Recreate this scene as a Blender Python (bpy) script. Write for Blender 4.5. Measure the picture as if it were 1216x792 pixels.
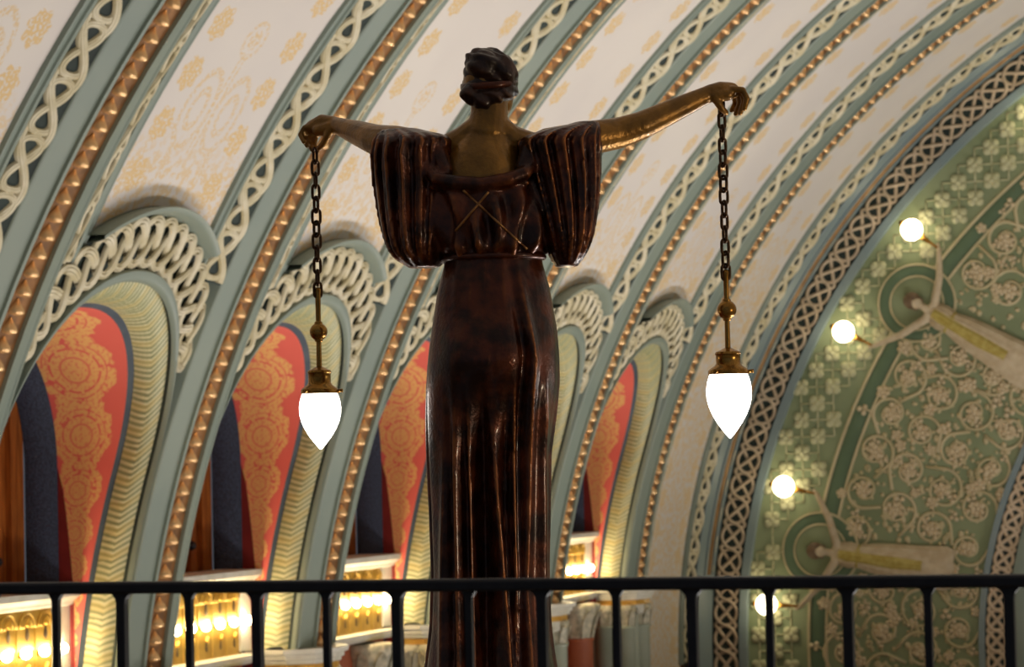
import bpy, bmesh, math, random
import numpy as np
from mathutils import Vector, Matrix, noise
from mathutils.bvhtree import BVHTree

random.seed(7); rng = np.random.default_rng(7)
scene = bpy.context.scene
for o in list(bpy.data.objects): bpy.data.objects.remove(o)
C = scene.collection

# ------------------------------------------------------------------ camera
# X across the hall (0 = hall centre), Y along the hall, Z up from the hall floor
FPX = 3287.1; YAW, PITCH, ROLL = 0.324206, 0.045594, 0.02293
Z0 = 6.0                                  # height of the vault's centre line
CAM = np.array([-0.6625, 0.0, Z0 + 2.7587])
fw = np.array([-math.sin(YAW)*math.cos(PITCH), math.cos(YAW)*math.cos(PITCH), math.sin(PITCH)])
r0 = np.array([math.cos(YAW), math.sin(YAW), 0.0]); d0 = -np.cross(r0, fw)
rx = r0*math.cos(ROLL) + d0*math.sin(ROLL); dn = -r0*math.sin(ROLL) + d0*math.cos(ROLL)
cam = bpy.data.cameras.new('camera'); camo = bpy.data.objects.new('camera', cam); C.objects.link(camo)
m = Matrix.Identity(4)
for i in range(3):
    m[i][0] = rx[i]; m[i][1] = -dn[i]; m[i][2] = -fw[i]; m[i][3] = CAM[i]
camo.matrix_world = m
cam.sensor_fit = 'HORIZONTAL'; cam.sensor_width = 36.0; cam.lens = FPX/1216*36
cam.clip_start = 0.05; cam.clip_end = 200
cam.dof.use_dof = True; cam.dof.focus_distance = 7.95; cam.dof.aperture_fstop = 8.5
scene.camera = camo
scene.view_settings.view_transform = 'Standard'; scene.view_settings.look = 'None'
scene.view_settings.gamma = 1.0; scene.view_settings.use_curve_mapping = False
scene.view_settings.exposure = 0.0

# ------------------------------------------------------------------ world and hall lights
w = bpy.data.worlds.new('world'); scene.world = w; w.use_nodes = True
bg = w.node_tree.nodes['Background']; bg.inputs[0].default_value = (0.75, 0.85, 1.0, 1); bg.inputs[1].default_value = 0.10
def point(name, loc, power, col, rad):
    l = bpy.data.lights.new(name, 'POINT'); l.energy = power; l.color = col; l.shadow_soft_size = rad
    o = bpy.data.objects.new(name, l); C.objects.link(o); o.location = loc; return o
def uplight(name, loc, power, col, size, blend, rad):
    l = bpy.data.lights.new(name, 'SPOT'); l.energy = power; l.color = col; l.spot_size = size; l.spot_blend = blend; l.shadow_soft_size = rad
    o = bpy.data.objects.new(name, l); C.objects.link(o); o.location = loc; o.rotation_euler = (math.pi, 0, 0); return o
for y in (12.5, 19.5, 26.5, 33.5):            # uplighters standing along the middle of the hall
    uplight('hall_uplight', (1.0, y, Z0 - 2.6), 1060, (1.0, 0.965, 0.93), math.radians(166), 0.7, 0.6)
for y in (14.5, 18.2, 21.7, 25.2, 28.7, 32.2):   # uplighters along the foot of the arcade
    uplight('wall_uplight', (-6.0, y, Z0 - 2.2), 420, (1.0, 0.93, 0.86), math.radians(150), 0.8, 0.35)
point('statue_fill', (3.4, 5.9, Z0 + 2.2), 190, (1.0, 0.80, 0.55), 0.25)   # unseen warm fill added to light the statue's right side

# ------------------------------------------------------------------ node helper
def lin(c):
    return tuple(((v/255)/12.92 if v/255 <= 0.04045 else ((v/255+0.055)/1.055)**2.4) for v in c) + (1.0,)
class X:
    def __init__(s, nt, k): s.nt, s.k = nt, k
    def op(s, o, *a):
        n = s.nt.nodes.new('ShaderNodeMath'); n.operation = o
        for i, v in enumerate((s,)+a):
            if isinstance(v, X): s.nt.links.new(v.k, n.inputs[i])
            else: n.inputs[i].default_value = v
        return X(s.nt, n.outputs[0])
    def __add__(s, b): return s.op('ADD', b)
    __radd__ = __add__
    def __mul__(s, b): return s.op('MULTIPLY', b)
    __rmul__ = __mul__
    def __sub__(s, b): return s.op('SUBTRACT', b)
    def __rsub__(s, b): return (s*-1) + b
    def __truediv__(s, b): return s.op('DIVIDE', b)
    def sin(s): return s.op('SINE')
    def abs(s): return s.op('ABSOLUTE')
    def sqrt(s): return s.op('SQRT')
    def fract(s): return s.op('FRACT')
    def max(s, b): return s.op('MAXIMUM', b)
    def min(s, b): return s.op('MINIMUM', b)
    def atan2(s, b): return s.op('ARCTAN2', b)
    def step(s, lo, hi):                   # smooth ramp 0..1 (lo may exceed hi)
        n = s.nt.nodes.new('ShaderNodeMapRange'); n.interpolation_type = 'SMOOTHSTEP'
        s.nt.links.new(s.k, n.inputs[0]); inv = lo > hi
        n.inputs[1].default_value = min(lo, hi); n.inputs[2].default_value = max(lo, hi)
        n.inputs[3].default_value = 1.0 if inv else 0.0; n.inputs[4].default_value = 0.0 if inv else 1.0
        return X(s.nt, n.outputs[0])
def hyp(a, b): return (a*a + b*b).sqrt()
class Mat:
    def __init__(s, name, col, rough=0.5, metal=0.0, spec=0.5, coat=0.0):
        s.m = bpy.data.materials.new(name); s.m.use_nodes = True; s.nt = s.m.node_tree
        s.b = s.nt.nodes['Principled BSDF']; s.b.inputs['Base Color'].default_value = col
        s.b.inputs['Roughness'].default_value = rough; s.b.inputs['Metallic'].default_value = metal
        s.b.inputs['Specular IOR Level'].default_value = spec; s.b.inputs['Coat Weight'].default_value = coat
        s.b.inputs['Coat Roughness'].default_value = 0.12
    def uv(s):
        n = s.nt.nodes.new('ShaderNodeUVMap'); n.uv_map = 'UVMap'; q = s.nt.nodes.new('ShaderNodeSeparateXYZ')
        s.nt.links.new(n.outputs[0], q.inputs[0]); return X(s.nt, q.outputs[0]), X(s.nt, q.outputs[1])
    def obj(s):
        n = s.nt.nodes.new('ShaderNodeTexCoord'); return n.outputs['Object']
    def noise(s, scale, detail=3, vec=None, rough=0.5):
        n = s.nt.nodes.new('ShaderNodeTexNoise'); n.inputs['Scale'].default_value = scale
        n.inputs['Detail'].default_value = detail; n.inputs['Roughness'].default_value = rough
        s.nt.links.new(vec or s.obj(), n.inputs['Vector']); return X(s.nt, n.outputs[0])
    def uvvec(s):
        n = s.nt.nodes.new('ShaderNodeUVMap'); n.uv_map = 'UVMap'; return n.outputs[0]
    def mix(s, fac, a, b):
        n = s.nt.nodes.new('ShaderNodeMix'); n.data_type = 'RGBA'
        if isinstance(fac, X): s.nt.links.new(fac.k, n.inputs[0])
        else: n.inputs[0].default_value = fac
        for i, v in ((6, a), (7, b)):
            if isinstance(v, tuple): n.inputs[i].default_value = v
            else: s.nt.links.new(v, n.inputs[i])
        return n.outputs[2]
    def color(s, k): s.nt.links.new(k, s.b.inputs['Base Color']); return s
    def bump(s, x, dist=0.01, strength=1.0):
        n = s.nt.nodes.new('ShaderNodeBump'); n.inputs['Distance'].default_value = dist; n.inputs['Strength'].default_value = strength
        s.nt.links.new(x.k, n.inputs['Height']); s.nt.links.new(n.outputs[0], s.b.inputs['Normal']); return s
    def mottled(s, a, b, scale, bumpd=0.0):
        x = s.noise(scale, 4); s.color(s.mix(x.step(0.3, 0.7), a, b))
        if bumpd: s.bump(x, bumpd)
        return s
    def emit(s, col, k):
        s.b.inputs['Emission Color'].default_value = col; s.b.inputs['Emission Strength'].default_value = k; return s

M = {}
def mk(key, *a, **k): M[key] = Mat(key, *a, **k); return M[key]
mk('grey_green_paint', lin((126, 140, 131)), 0.45).mottled(lin((124, 136, 126)), lin((134, 144, 131)), 1.2)
mk('grey_blue_paint', lin((128, 143, 146)), 0.45).mottled(lin((121, 138, 143)), lin((133, 147, 147)), 1.2)
mk('dark_bed', lin((38, 52, 48)), 0.7).mottled(lin((30, 42, 40)), lin((46, 60, 54)), 5.0)
mk('cream_plaster', lin((210, 199, 166)), 0.45).mottled(lin((200, 187, 148)), lin((222, 212, 184)), 6.0)
mk('pink_plaster', lin((200, 178, 152)), 0.5).mottled(lin((190, 168, 140)), lin((206, 186, 160)), 5.0)
mk('bead_gold', lin((236, 188, 144)), 0.26, 0.5).mottled(lin((232, 180, 122)), lin((246, 206, 150)), 8.0)
mk('channel_gold', lin((140, 88, 48)), 0.45, 0.35).mottled(lin((110, 74, 38)), lin((150, 104, 58)), 9.0)
mk('line_gold', lin((140, 104, 58)), 0.45, 0.3).mottled(lin((126, 92, 48)), lin((152, 116, 68)), 6.0)
mk('navy', lin((42, 50, 70)), 0.7)
x_ = M['navy'].noise(60, 2); M['navy'].color(M['navy'].mix(x_.step(0.35, 0.65), lin((34, 41, 60)), lin((52, 62, 86)))); M['navy'].bump(x_, 0.01)
mk('shadow_red', lin((122, 30, 30)), 0.6).mottled(lin((112, 26, 26)), lin((132, 36, 34)), 3.0)  # darker red standing in for shade at the back of the reveal
mk('slate_line', lin((66, 78, 92)), 0.6).mottled(lin((60, 72, 86)), lin((74, 86, 98)), 4.0)
wd = mk('wood', lin((150, 84, 30)), 0.4)
tx = wd.nt.nodes.new('ShaderNodeMapping'); wd.nt.links.new(wd.obj(), tx.inputs[0]); tx.inputs['Scale'].default_value = (14, 14, 1.2)
wd.color(wd.mix(wd.noise(2.0, 4, tx.outputs[0]).step(0.3, 0.7), lin((124, 64, 20)), lin((170, 98, 38))))
mk('stone_white', lin((214, 210, 196)), 0.5).mottled(lin((204, 200, 184)), lin((222, 218, 206)), 5.0)
mk('gilt', lin((184, 146, 62)), 0.36, 0.5).mottled(lin((172, 134, 52)), lin((194, 158, 74)), 7.0)
mk('gilt_band', lin((212, 160, 70)), 0.4, 0.2).mottled(lin((202, 148, 60)), lin((220, 172, 84)), 7.0)
mk('hole_dark', lin((70, 50, 18)), 0.6).mottled(lin((60, 42, 14)), lin((80, 58, 24)), 8.0)
mk('shaft_green', lin((168, 176, 158)), 0.22).mottled(lin((160, 169, 150)), lin((176, 182, 166)), 2.0)
mk('capital_cream', lin((198, 190, 164)), 0.5).mottled(lin((160, 158, 138)), lin((214, 204, 180)), 14.0, 0.01)
mk('terracotta', lin((178, 98, 66)), 0.55).mottled(lin((170, 90, 60)), lin((188, 108, 74)), 1.5)
mk('iron_black', lin((26, 27, 36)), 0.5, 0.0, 0.5).mottled(lin((22, 23, 32)), lin((32, 33, 42)), 30.0)
mk('floor_stone', lin((150, 138, 118)), 0.4).mottled(lin((140, 128, 108)), lin((162, 150, 130)), 0.8)
mk('plain_wall', lin((196, 184, 160)), 0.6).mottled(lin((188, 176, 150)), lin((204, 192, 170)), 0.7)
mk('bulb_glow', (1, 1, 1, 1)).emit((1.0, 0.80, 0.46, 1), 66.0)
mk('globe_glow', (1, 1, 1, 1)).emit((1.0, 0.86, 0.58, 1), 9.0)
mk('shade_glow', (1, 1, 1, 1), 0.2).emit((1.0, 0.965, 0.88, 1), 7.0)
mk('brass', lin((176, 128, 58)), 0.25, 0.9).mottled(lin((150, 104, 40)), lin((196, 148, 74)), 30.0)
mk('chain_bronze', lin((84, 62, 44)), 0.35, 0.8).mottled(lin((64, 46, 32)), lin((110, 82, 56)), 60.0)
mk('relief_green', lin((112, 124, 96)), 0.7).mottled(lin((120, 132, 98)), lin((138, 148, 114)), 1.0)
mk('relief_band', lin((86, 106, 80)), 0.7).mottled(lin((80, 100, 74)), lin((92, 112, 86)), 1.5)
mk('relief_beige', lin((178, 164, 124)), 0.7).mottled(lin((182, 170, 130)), lin((200, 186, 150)), 2.0)
mk('relief_sage', lin((172, 168, 130)), 0.7).mottled(lin((172, 172, 132)), lin((190, 188, 152)), 2.0)
mk('relief_flower', lin((188, 166, 132)), 0.7).mottled(lin((188, 168, 132)), lin((208, 192, 160)), 8.0)
mk('figure_stone', lin((192, 174, 142)), 0.6).mottled(lin((182, 162, 130)), lin((200, 184, 154)), 8.0)
mk('figure_gold', lin((176, 158, 78)), 0.5).mottled(lin((164, 144, 64)), lin((186, 170, 96)), 12.0)
mk('figure_hair', lin((104, 84, 62)), 0.6).mottled(lin((92, 72, 52)), lin((118, 96, 72)), 20.0)
mk('pedestal_stone', lin((120, 112, 98)), 0.5).mottled(lin((108, 100, 86)), lin((132, 124, 110)), 4.0)

# stencilled vault plaster: u = metres from the bay's middle, v = metres along the curve
vm = mk('vault_stencil', lin((214, 205, 196)), 0.75)
u, v = vm.uv(); a = u.abs()
fv = ((v/0.43).fract() - 0.5)*0.43; du = a - 0.63
th = fv.atan2(du); rr = hyp(du*1.05, fv)
spk = vm.noise(34, 2, vm.uvvec()); spk2 = vm.noise(12, 3, vm.uvvec())
rose = (rr - (th*7.0).sin()*0.016).step(0.150, 0.134) * spk.step(0.38, 0.50)
l1 = hyp(a*1.0 - 0.24, (v - 5.98)*0.62); l2 = hyp(a*1.1, (v - 6.62)); l3 = hyp(a - 0.5, v - 5.62)
ring = ((l1 - 0.20).abs().step(0.03, 0.015)).max((l1 - 0.10).abs().step(0.03, 0.015)).max((l2 - 0.15).abs().step(0.028, 0.014)).max(l2.step(0.10, 0.08)*spk.step(0.45, 0.5))
ring = ring.max((l3 - 0.19).abs().step(0.03, 0.015)).max((a - 0.03).abs().step(0.02, 0.01)*(v - 5.6).step(0.0, 0.01)*(v - 6.5).step(0.01, 0.0))
low = (v - 5.55).step(0.32, -0.15)*spk2.step(0.46, 0.54)*spk.step(0.36, 0.46)
pat = rose.max(ring*spk.step(0.40, 0.56)*0.8).max(low*0.8)
vm.color(vm.mix(pat*0.85, vm.mix(vm.noise(0.6, 3).step(0.3, 0.7), lin((214, 206, 200)), lin((222, 214, 206))), lin((220, 185, 122))))

# red reveal with gold medallions: u runs along the arch in units of the local depth, v = 0 front .. 1 back
rm = mk('red_stencil', lin((214, 84, 70)), 0.6)
u, v = rm.uv(); fu = (u*1.15).fract() - 0.5; fv = (v - 0.60)*1.15
r_ = hyp(fu, fv); t_ = fv.atan2(fu); wv = rm.noise(9, 2, rm.uvvec()); wn = rm.noise(24, 2, rm.uvvec())
disc = (r_ + (wv - 0.5)*0.16 + (t_*8.0).sin()*0.018).step(0.55, 0.52)
cut = ((r_ - 0.33).abs().step(0.020, 0.010)*(t_*9.0).sin().step(-0.95, -0.7)).max((r_ - 0.42).abs().step(0.012, 0.006)*wv.step(0.44, 0.5)).max((r_ - 0.19).abs().step(0.02, 0.01)*0.8).max(wn.step(0.54, 0.58)*0.6).max(wv.step(0.60, 0.64)*r_.step(0.33, 0.36))
fu2 = (u*1.15 + 0.5).fract() - 0.5; q_ = hyp(fu2*1.3, fv - 0.02)
leaf = (q_ + (wv - 0.5)*0.25).step(0.36, 0.33)
pat = (disc.max(leaf)*(1.0 - cut)).min(v.step(0.08, 0.12))
rm.color(rm.mix(pat, lin((232, 106, 96)), lin((240, 186, 116))))

# herringbone roll: u = metres along, v = 0..1 across
bm_ = mk('braid_paint', lin((180, 180, 130)), 0.5)
u, v = bm_.uv(); ph = (u/0.052 + (v - 0.5).abs()*2.4)
s1 = (ph*math.pi*2).sin(); s2 = (ph*math.pi*0.5).sin()
c1 = bm_.mix(s1.step(-0.4, 0.4), lin((146, 150, 112)), lin((206, 200, 160)))
bm_.color(bm_.mix(s2.step(0.3, 0.8)*0.4, c1, lin((206, 184, 112))))

# bronze statue paints: worn lighter on the raised edges
def bronze(key, dark, mid, worn, rough, metal, lo, hi):
    b = mk(key, mid, rough, metal, 0.5, 0.35)
    g = b.nt.nodes.new('ShaderNodeNewGeometry'); p = X(b.nt, g.outputs['Pointiness'])
    n = b.noise(14, 5)
    base = b.mix(n.step(0.35, 0.68), dark, mid)
    b.color(b.mix((p + (n - 0.5)*0.05).step(lo, hi), base, worn)); b.bump(b.noise(90, 3), 0.004, 0.5)
bronze('gown_bronze', lin((44, 18, 10)), lin((108, 50, 22)), lin((196, 118, 56)), 0.34, 0.45, 0.512, 0.575)
bronze('skin_bronze', lin((136, 98, 40)), lin((182, 130, 54)), lin((206, 150, 70)), 0.33, 0.55, 0.53, 0.64)
bronze('hair_bronze', lin((42, 26, 20)), lin((80, 50, 36)), lin((150, 110, 84)), 0.42, 0.25, 0.52, 0.62)
bronze('cord_bronze', lin((110, 66, 30)), lin((150, 92, 44)), lin((206, 150, 84)), 0.35, 0.5, 0.52, 0.62)

# ------------------------------------------------------------------ object helpers
def tag(o, label=None, cat=None, group=None, kind=None):
    if label: o['label'] = label
    if cat: o['category'] = cat
    if group: o['group'] = group
    if kind: o['kind'] = kind
    return o
def empty(name, loc=(0, 0, 0), **k):
    o = bpy.data.objects.new(name, None); C.objects.link(o); o.location = loc; o.empty_display_size = 0.2
    return tag(o, **k)
def place(o, parent):
    if parent is not None:
        o.parent = parent; o.matrix_parent_inverse = Matrix.Translation(-parent.location)
    return o
def mesh(name, V, F, mat, parent=None, smooth=True, uv=None, **k):
    me = bpy.data.meshes.new(name); me.from_pydata([tuple(map(float, p)) for p in V], [], [tuple(map(int, f)) for f in F])
    if uv is not None:
        l = me.uv_layers.new(name='UVMap'); uv = np.asarray(uv, dtype=np.float32)
        idx = np.empty(len(me.loops), dtype=np.int32); me.loops.foreach_get('vertex_index', idx)
        l.data.foreach_set('uv', uv[idx].ravel())
    me.materials.append(M[mat].m); me.validate(); me.update()
    if smooth: me.shade_smooth()
    o = bpy.data.objects.new(name, me); C.objects.link(o); place(o, parent); return tag(o, **k)
def inst(name, me, mw, parent=None, **k):
    o = bpy.data.objects.new(name, me); C.objects.link(o)
    if parent is not None: o.parent = parent; o.matrix_parent_inverse = Matrix.Translation(-parent.location)
    o.matrix_basis = mw; return tag(o, **k)
class MB:
    def __init__(s): s.V, s.F, s.U = [], [], []
    def grid(s, P, closed=False, flip=False, uv=None, cap=False):
        P = np.asarray(P, float); n, mm = P.shape[:2]; b = len(s.V); s.V.extend(P.reshape(-1, 3).tolist())
        s.U.extend((np.asarray(uv).reshape(-1, 2).tolist()) if uv is not None else [(0, 0)]*(n*mm))
        for i in range(n-1):
            for j in range(mm if closed else mm-1):
                q = (b+i*mm+j, b+i*mm+(j+1) % mm, b+(i+1)*mm+(j+1) % mm, b+(i+1)*mm+j)
                s.F.append(q[::-1] if flip else q)
        if cap:
            s.F.append([b+j for j in range(mm)][::-1]); s.F.append([b+(n-1)*mm+j for j in range(mm)])
        return s
    def box(s, x0, x1, y0, y1, z0, z1):
        b = len(s.V); s.V += [(x, y, z) for x in (x0, x1) for y in (y0, y1) for z in (z0, z1)]; s.U += [(0, 0)]*8
        s.F += [tuple(b+i for i in q) for q in ((0, 1, 3, 2), (4, 6, 7, 5), (0, 4, 5, 1), (2, 3, 7, 6), (0, 2, 6, 4), (1, 5, 7, 3))]; return s
    def tube(s, pts, rad, n=8, cap=True):
        pts = np.asarray(pts, float); k = len(pts); rad = np.broadcast_to(np.asarray(rad, float), (k,))
        T = np.gradient(pts, axis=0); T /= np.linalg.norm(T, axis=1)[:, None] + 1e-12
        up = np.array([0, 0, 1.0]) if abs(T[0][2]) < 0.9 else np.array([1.0, 0, 0])
        A = np.cross(up, T[0]); A /= np.linalg.norm(A); R = []
        for i in range(k):
            A = A - T[i]*(A@T[i]); A /= np.linalg.norm(A); B = np.cross(T[i], A)
            t = np.arange(n)*2*math.pi/n; R.append(pts[i] + rad[i]*(np.cos(t)[:, None]*A + np.sin(t)[:, None]*B))
        return s.grid(np.array(R), closed=True, cap=cap)
    def capsule(s, pts, rad, n=12):
        """tube with rounded ends (closed)"""
        pts = [np.asarray(p, float) for p in pts]; rad = list(rad)
        def end(p, q, r):
            d = (p-q)/np.linalg.norm(p-q); return [(p + d*r*math.sin(t), r*math.cos(t)) for t in (0.45, 0.9, 1.25, 1.5)]
        a = end(pts[0], pts[1], rad[0])[::-1]; b = end(pts[-1], pts[-2], rad[-1])
        P = [x for x, _ in a] + pts + [x for x, _ in b]; Rr = [x for _, x in a] + rad + [x for _, x in b]
        return s.tube(P, Rr, n)
    def ball(s, c, r, n=16, rot=None):
        c = np.asarray(c, float); r = np.broadcast_to(np.asarray(r, float), (3,)); rings = []
        for i in range(n//2+1):
            t = math.pi*(0.004 + 0.992*i/(n//2)) - math.pi/2
            p = np.array([[math.cos(t)*math.cos(2*math.pi*j/n), math.cos(t)*math.sin(2*math.pi*j/n), math.sin(t)] for j in range(n)])*r
            rings.append((p@rot.T if rot is not None else p) + c)
        return s.grid(np.array(rings), closed=True, cap=True)
    def lathe(s, c, prof, n=20):
        c = np.asarray(c, float); t = np.arange(n)*2*math.pi/n
        P = [[c + np.array([r*math.cos(q), r*math.sin(q), z]) for q in t] for r, z in prof]
        return s.grid(np.array(P), closed=True, cap=True)
    def build(s, name, mat, parent=None, smooth=True, uv=False, **k):
        return mesh(name, s.V, s.F, mat, parent, smooth, s.U if uv else None, **k)
def flat_by_angle(o, deg=35):
    me = o.data; bm = bmesh.new(); bm.from_mesh(me)
    for e in bm.edges:
        if len(e.link_faces) == 2 and e.calc_face_angle(0) > math.radians(deg): e.smooth = False
    bm.to_mesh(me); bm.free(); return o

# ------------------------------------------------------------------ the vault's curve
R, K = 10.5, 0.938                     # n = 0 is the gold ridge of a rib; larger n lies further out
D, YA = 3.4933, 16.4859                # rib spacing and the first rib in view
NV = 0.18
def rib_y(i): return YA + i*D
def vp(y, phi, n):
    y, phi, n = np.broadcast_arrays(np.asarray(y, float), phi, n); r = R + n
    return np.stack([np.where(phi > 0, -r*np.cos(phi), -r), y, Z0 + np.where(phi > 0, K*r*np.sin(phi), phi*r)], -1)
def vz(y, z, n):                        # by height above the vault's centre line
    r = R + np.asarray(n, float); phi = np.arcsin(np.clip(np.asarray(z, float)/(K*r), -0.999, 0.999))
    return vp(y, phi, n)
def phi_of(z, n=NV): return math.asin(z/(K*(R+n)))
CAPZ = 1.10                            # top of the pier capitals
PH_CAP = phi_of(CAPZ, 0)
HOODR, HOODC = 1.85, 2.79              # hood curve over each lunette
def hood(u): return HOODC + np.sqrt(np.maximum(HOODR**2 - np.asarray(u, float)**2, 0.01))

# ------------------------------------------------------------------ setting: floor, walls, ceiling
YEND = 38.05; YBACK = -4.0
tag(MB().box(-13, 13, YBACK, YEND+0.4, -0.3, 0).build('floor', 'floor_stone', None, False), 'pale stone floor of the great hall below the balcony', 'floor', None, 'structure')
wl = MB(); wl.box(-11.6, -11.01, YBACK, YEND, 0, Z0 + 0.98)
tag(wl.build('wall_left', 'terracotta', None, False), 'terracotta wall below the lamp-lit balcony fronts', 'wall', None, 'structure')
tag(MB().box(10.9, 11.6, YBACK, YEND, 0, Z0 + 0.3).build('wall_right', 'plain_wall', None, False), 'plain side wall opposite the arched balconies', 'wall', None, 'structure')

ceil = empty('ceiling', (0, 17, Z0), label='cream barrel vault stencilled with yellow rosettes between the ribs', cat='ceiling', kind='structure')
LUN = range(0, 5)
for i in range(-6, 6):
    yc = rib_y(i) + D/2; us = np.linspace(-1.0, 1.0, 25)
    if i in LUN: zb = hood(us) - 0.03
    else: zb = np.full_like(us, -0.2)
    P, U = [], []
    for uu, z in zip(us, zb):
        pb = math.asin(np.clip(z/(K*(R+NV)), -1, 1)); ph = np.concatenate([np.linspace(pb, 0.62, 22), np.linspace(0.65, math.pi - 0.02, 44)])
        P.append(vp(yc+uu, ph, NV)); U.append(np.stack([np.full_like(ph, uu), ph*(R+NV)], -1))
    MB().grid(np.array(P), uv=np.array(U)).build('vault_panel', 'vault_stencil', ceil, True, True)

# ------------------------------------------------------------------ ribs
PH_ORN = math.radians(70)
def strip(prof, y0, p0, p1, n, mats_sign=1):
    ph = np.linspace(p0, p1, n)
    return np.array([[vp(y0 + uu*mats_sign, p, nn) for uu, nn in prof] for p in ph])
def ribbons(pt, strands, hw, prof=None):
    """strands: list of (s, w, h) arrays in metres; pt(s, w, h) -> points; grooved strap section"""
    out = []
    prof = prof or [(-1, -0.020), (-0.86, 0.004), (-0.52, 0.008), (-0.40, -0.002), (-0.28, 0.010), (0.28, 0.010), (0.40, -0.002), (0.52, 0.008), (0.86, 0.004), (1, -0.020)]
    for s, wv_, h in strands:
        ts, tw = np.gradient(s), np.gradient(wv_); L = np.hypot(ts, tw) + 1e-9; ts, tw = ts/L, tw/L
        rows = [pt(s - tw*o*hw, wv_ + ts*o*hw, h + dh) for o, dh in prof]
        out.append(MB().grid(np.stack(rows, 1)))
    return out
LIGHT = dict(prof=[(-1, -0.015), (-0.75, 0.006), (-0.15, 0.008), (0, -0.002), (0.15, 0.008), (0.75, 0.006), (1, -0.015)])
def bead_mesh():
    mb = MB(); n = 8                     # pointed drop: wide bulb below, tapering tip above (local z up = hall side, x along the rib)
    P = []
    for k_, (x, wd_, h) in enumerate(((-0.060, 0.016, 0.004), (-0.050, 0.052, 0.044), (-0.022, 0.068, 0.080), (0.008, 0.050, 0.060), (0.036, 0.024, 0.028), (0.060, 0.005, 0.006))):
        P.append([(x, wd_*math.cos(t), h*math.sin(t) - 0.004) for t in np.linspace(0, math.pi, n)])
    mb.grid(np.array(P)); me = bpy.data.meshes.new('gold_bead'); me.from_pydata(mb.V, [], mb.F); me.materials.append(M['bead_gold'].m); me.shade_smooth(); return me
BEAD = bead_mesh()
def bead_frame(y, ph, n):
    p = vp(y, ph, n); t = vp(y, ph+1e-4, n) - p; t /= np.linalg.norm(t); b = np.array([0, 1.0, 0]); nrm = np.cross(t, b)
    if nrm[0]*(-p[0]) < 0: nrm = -nrm; b = -b
    mm = Matrix.Identity(4)
    for i in range(3): mm[i][0], mm[i][1], mm[i][2], mm[i][3] = t[i], b[i], nrm[i], p[i]
    return mm
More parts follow.
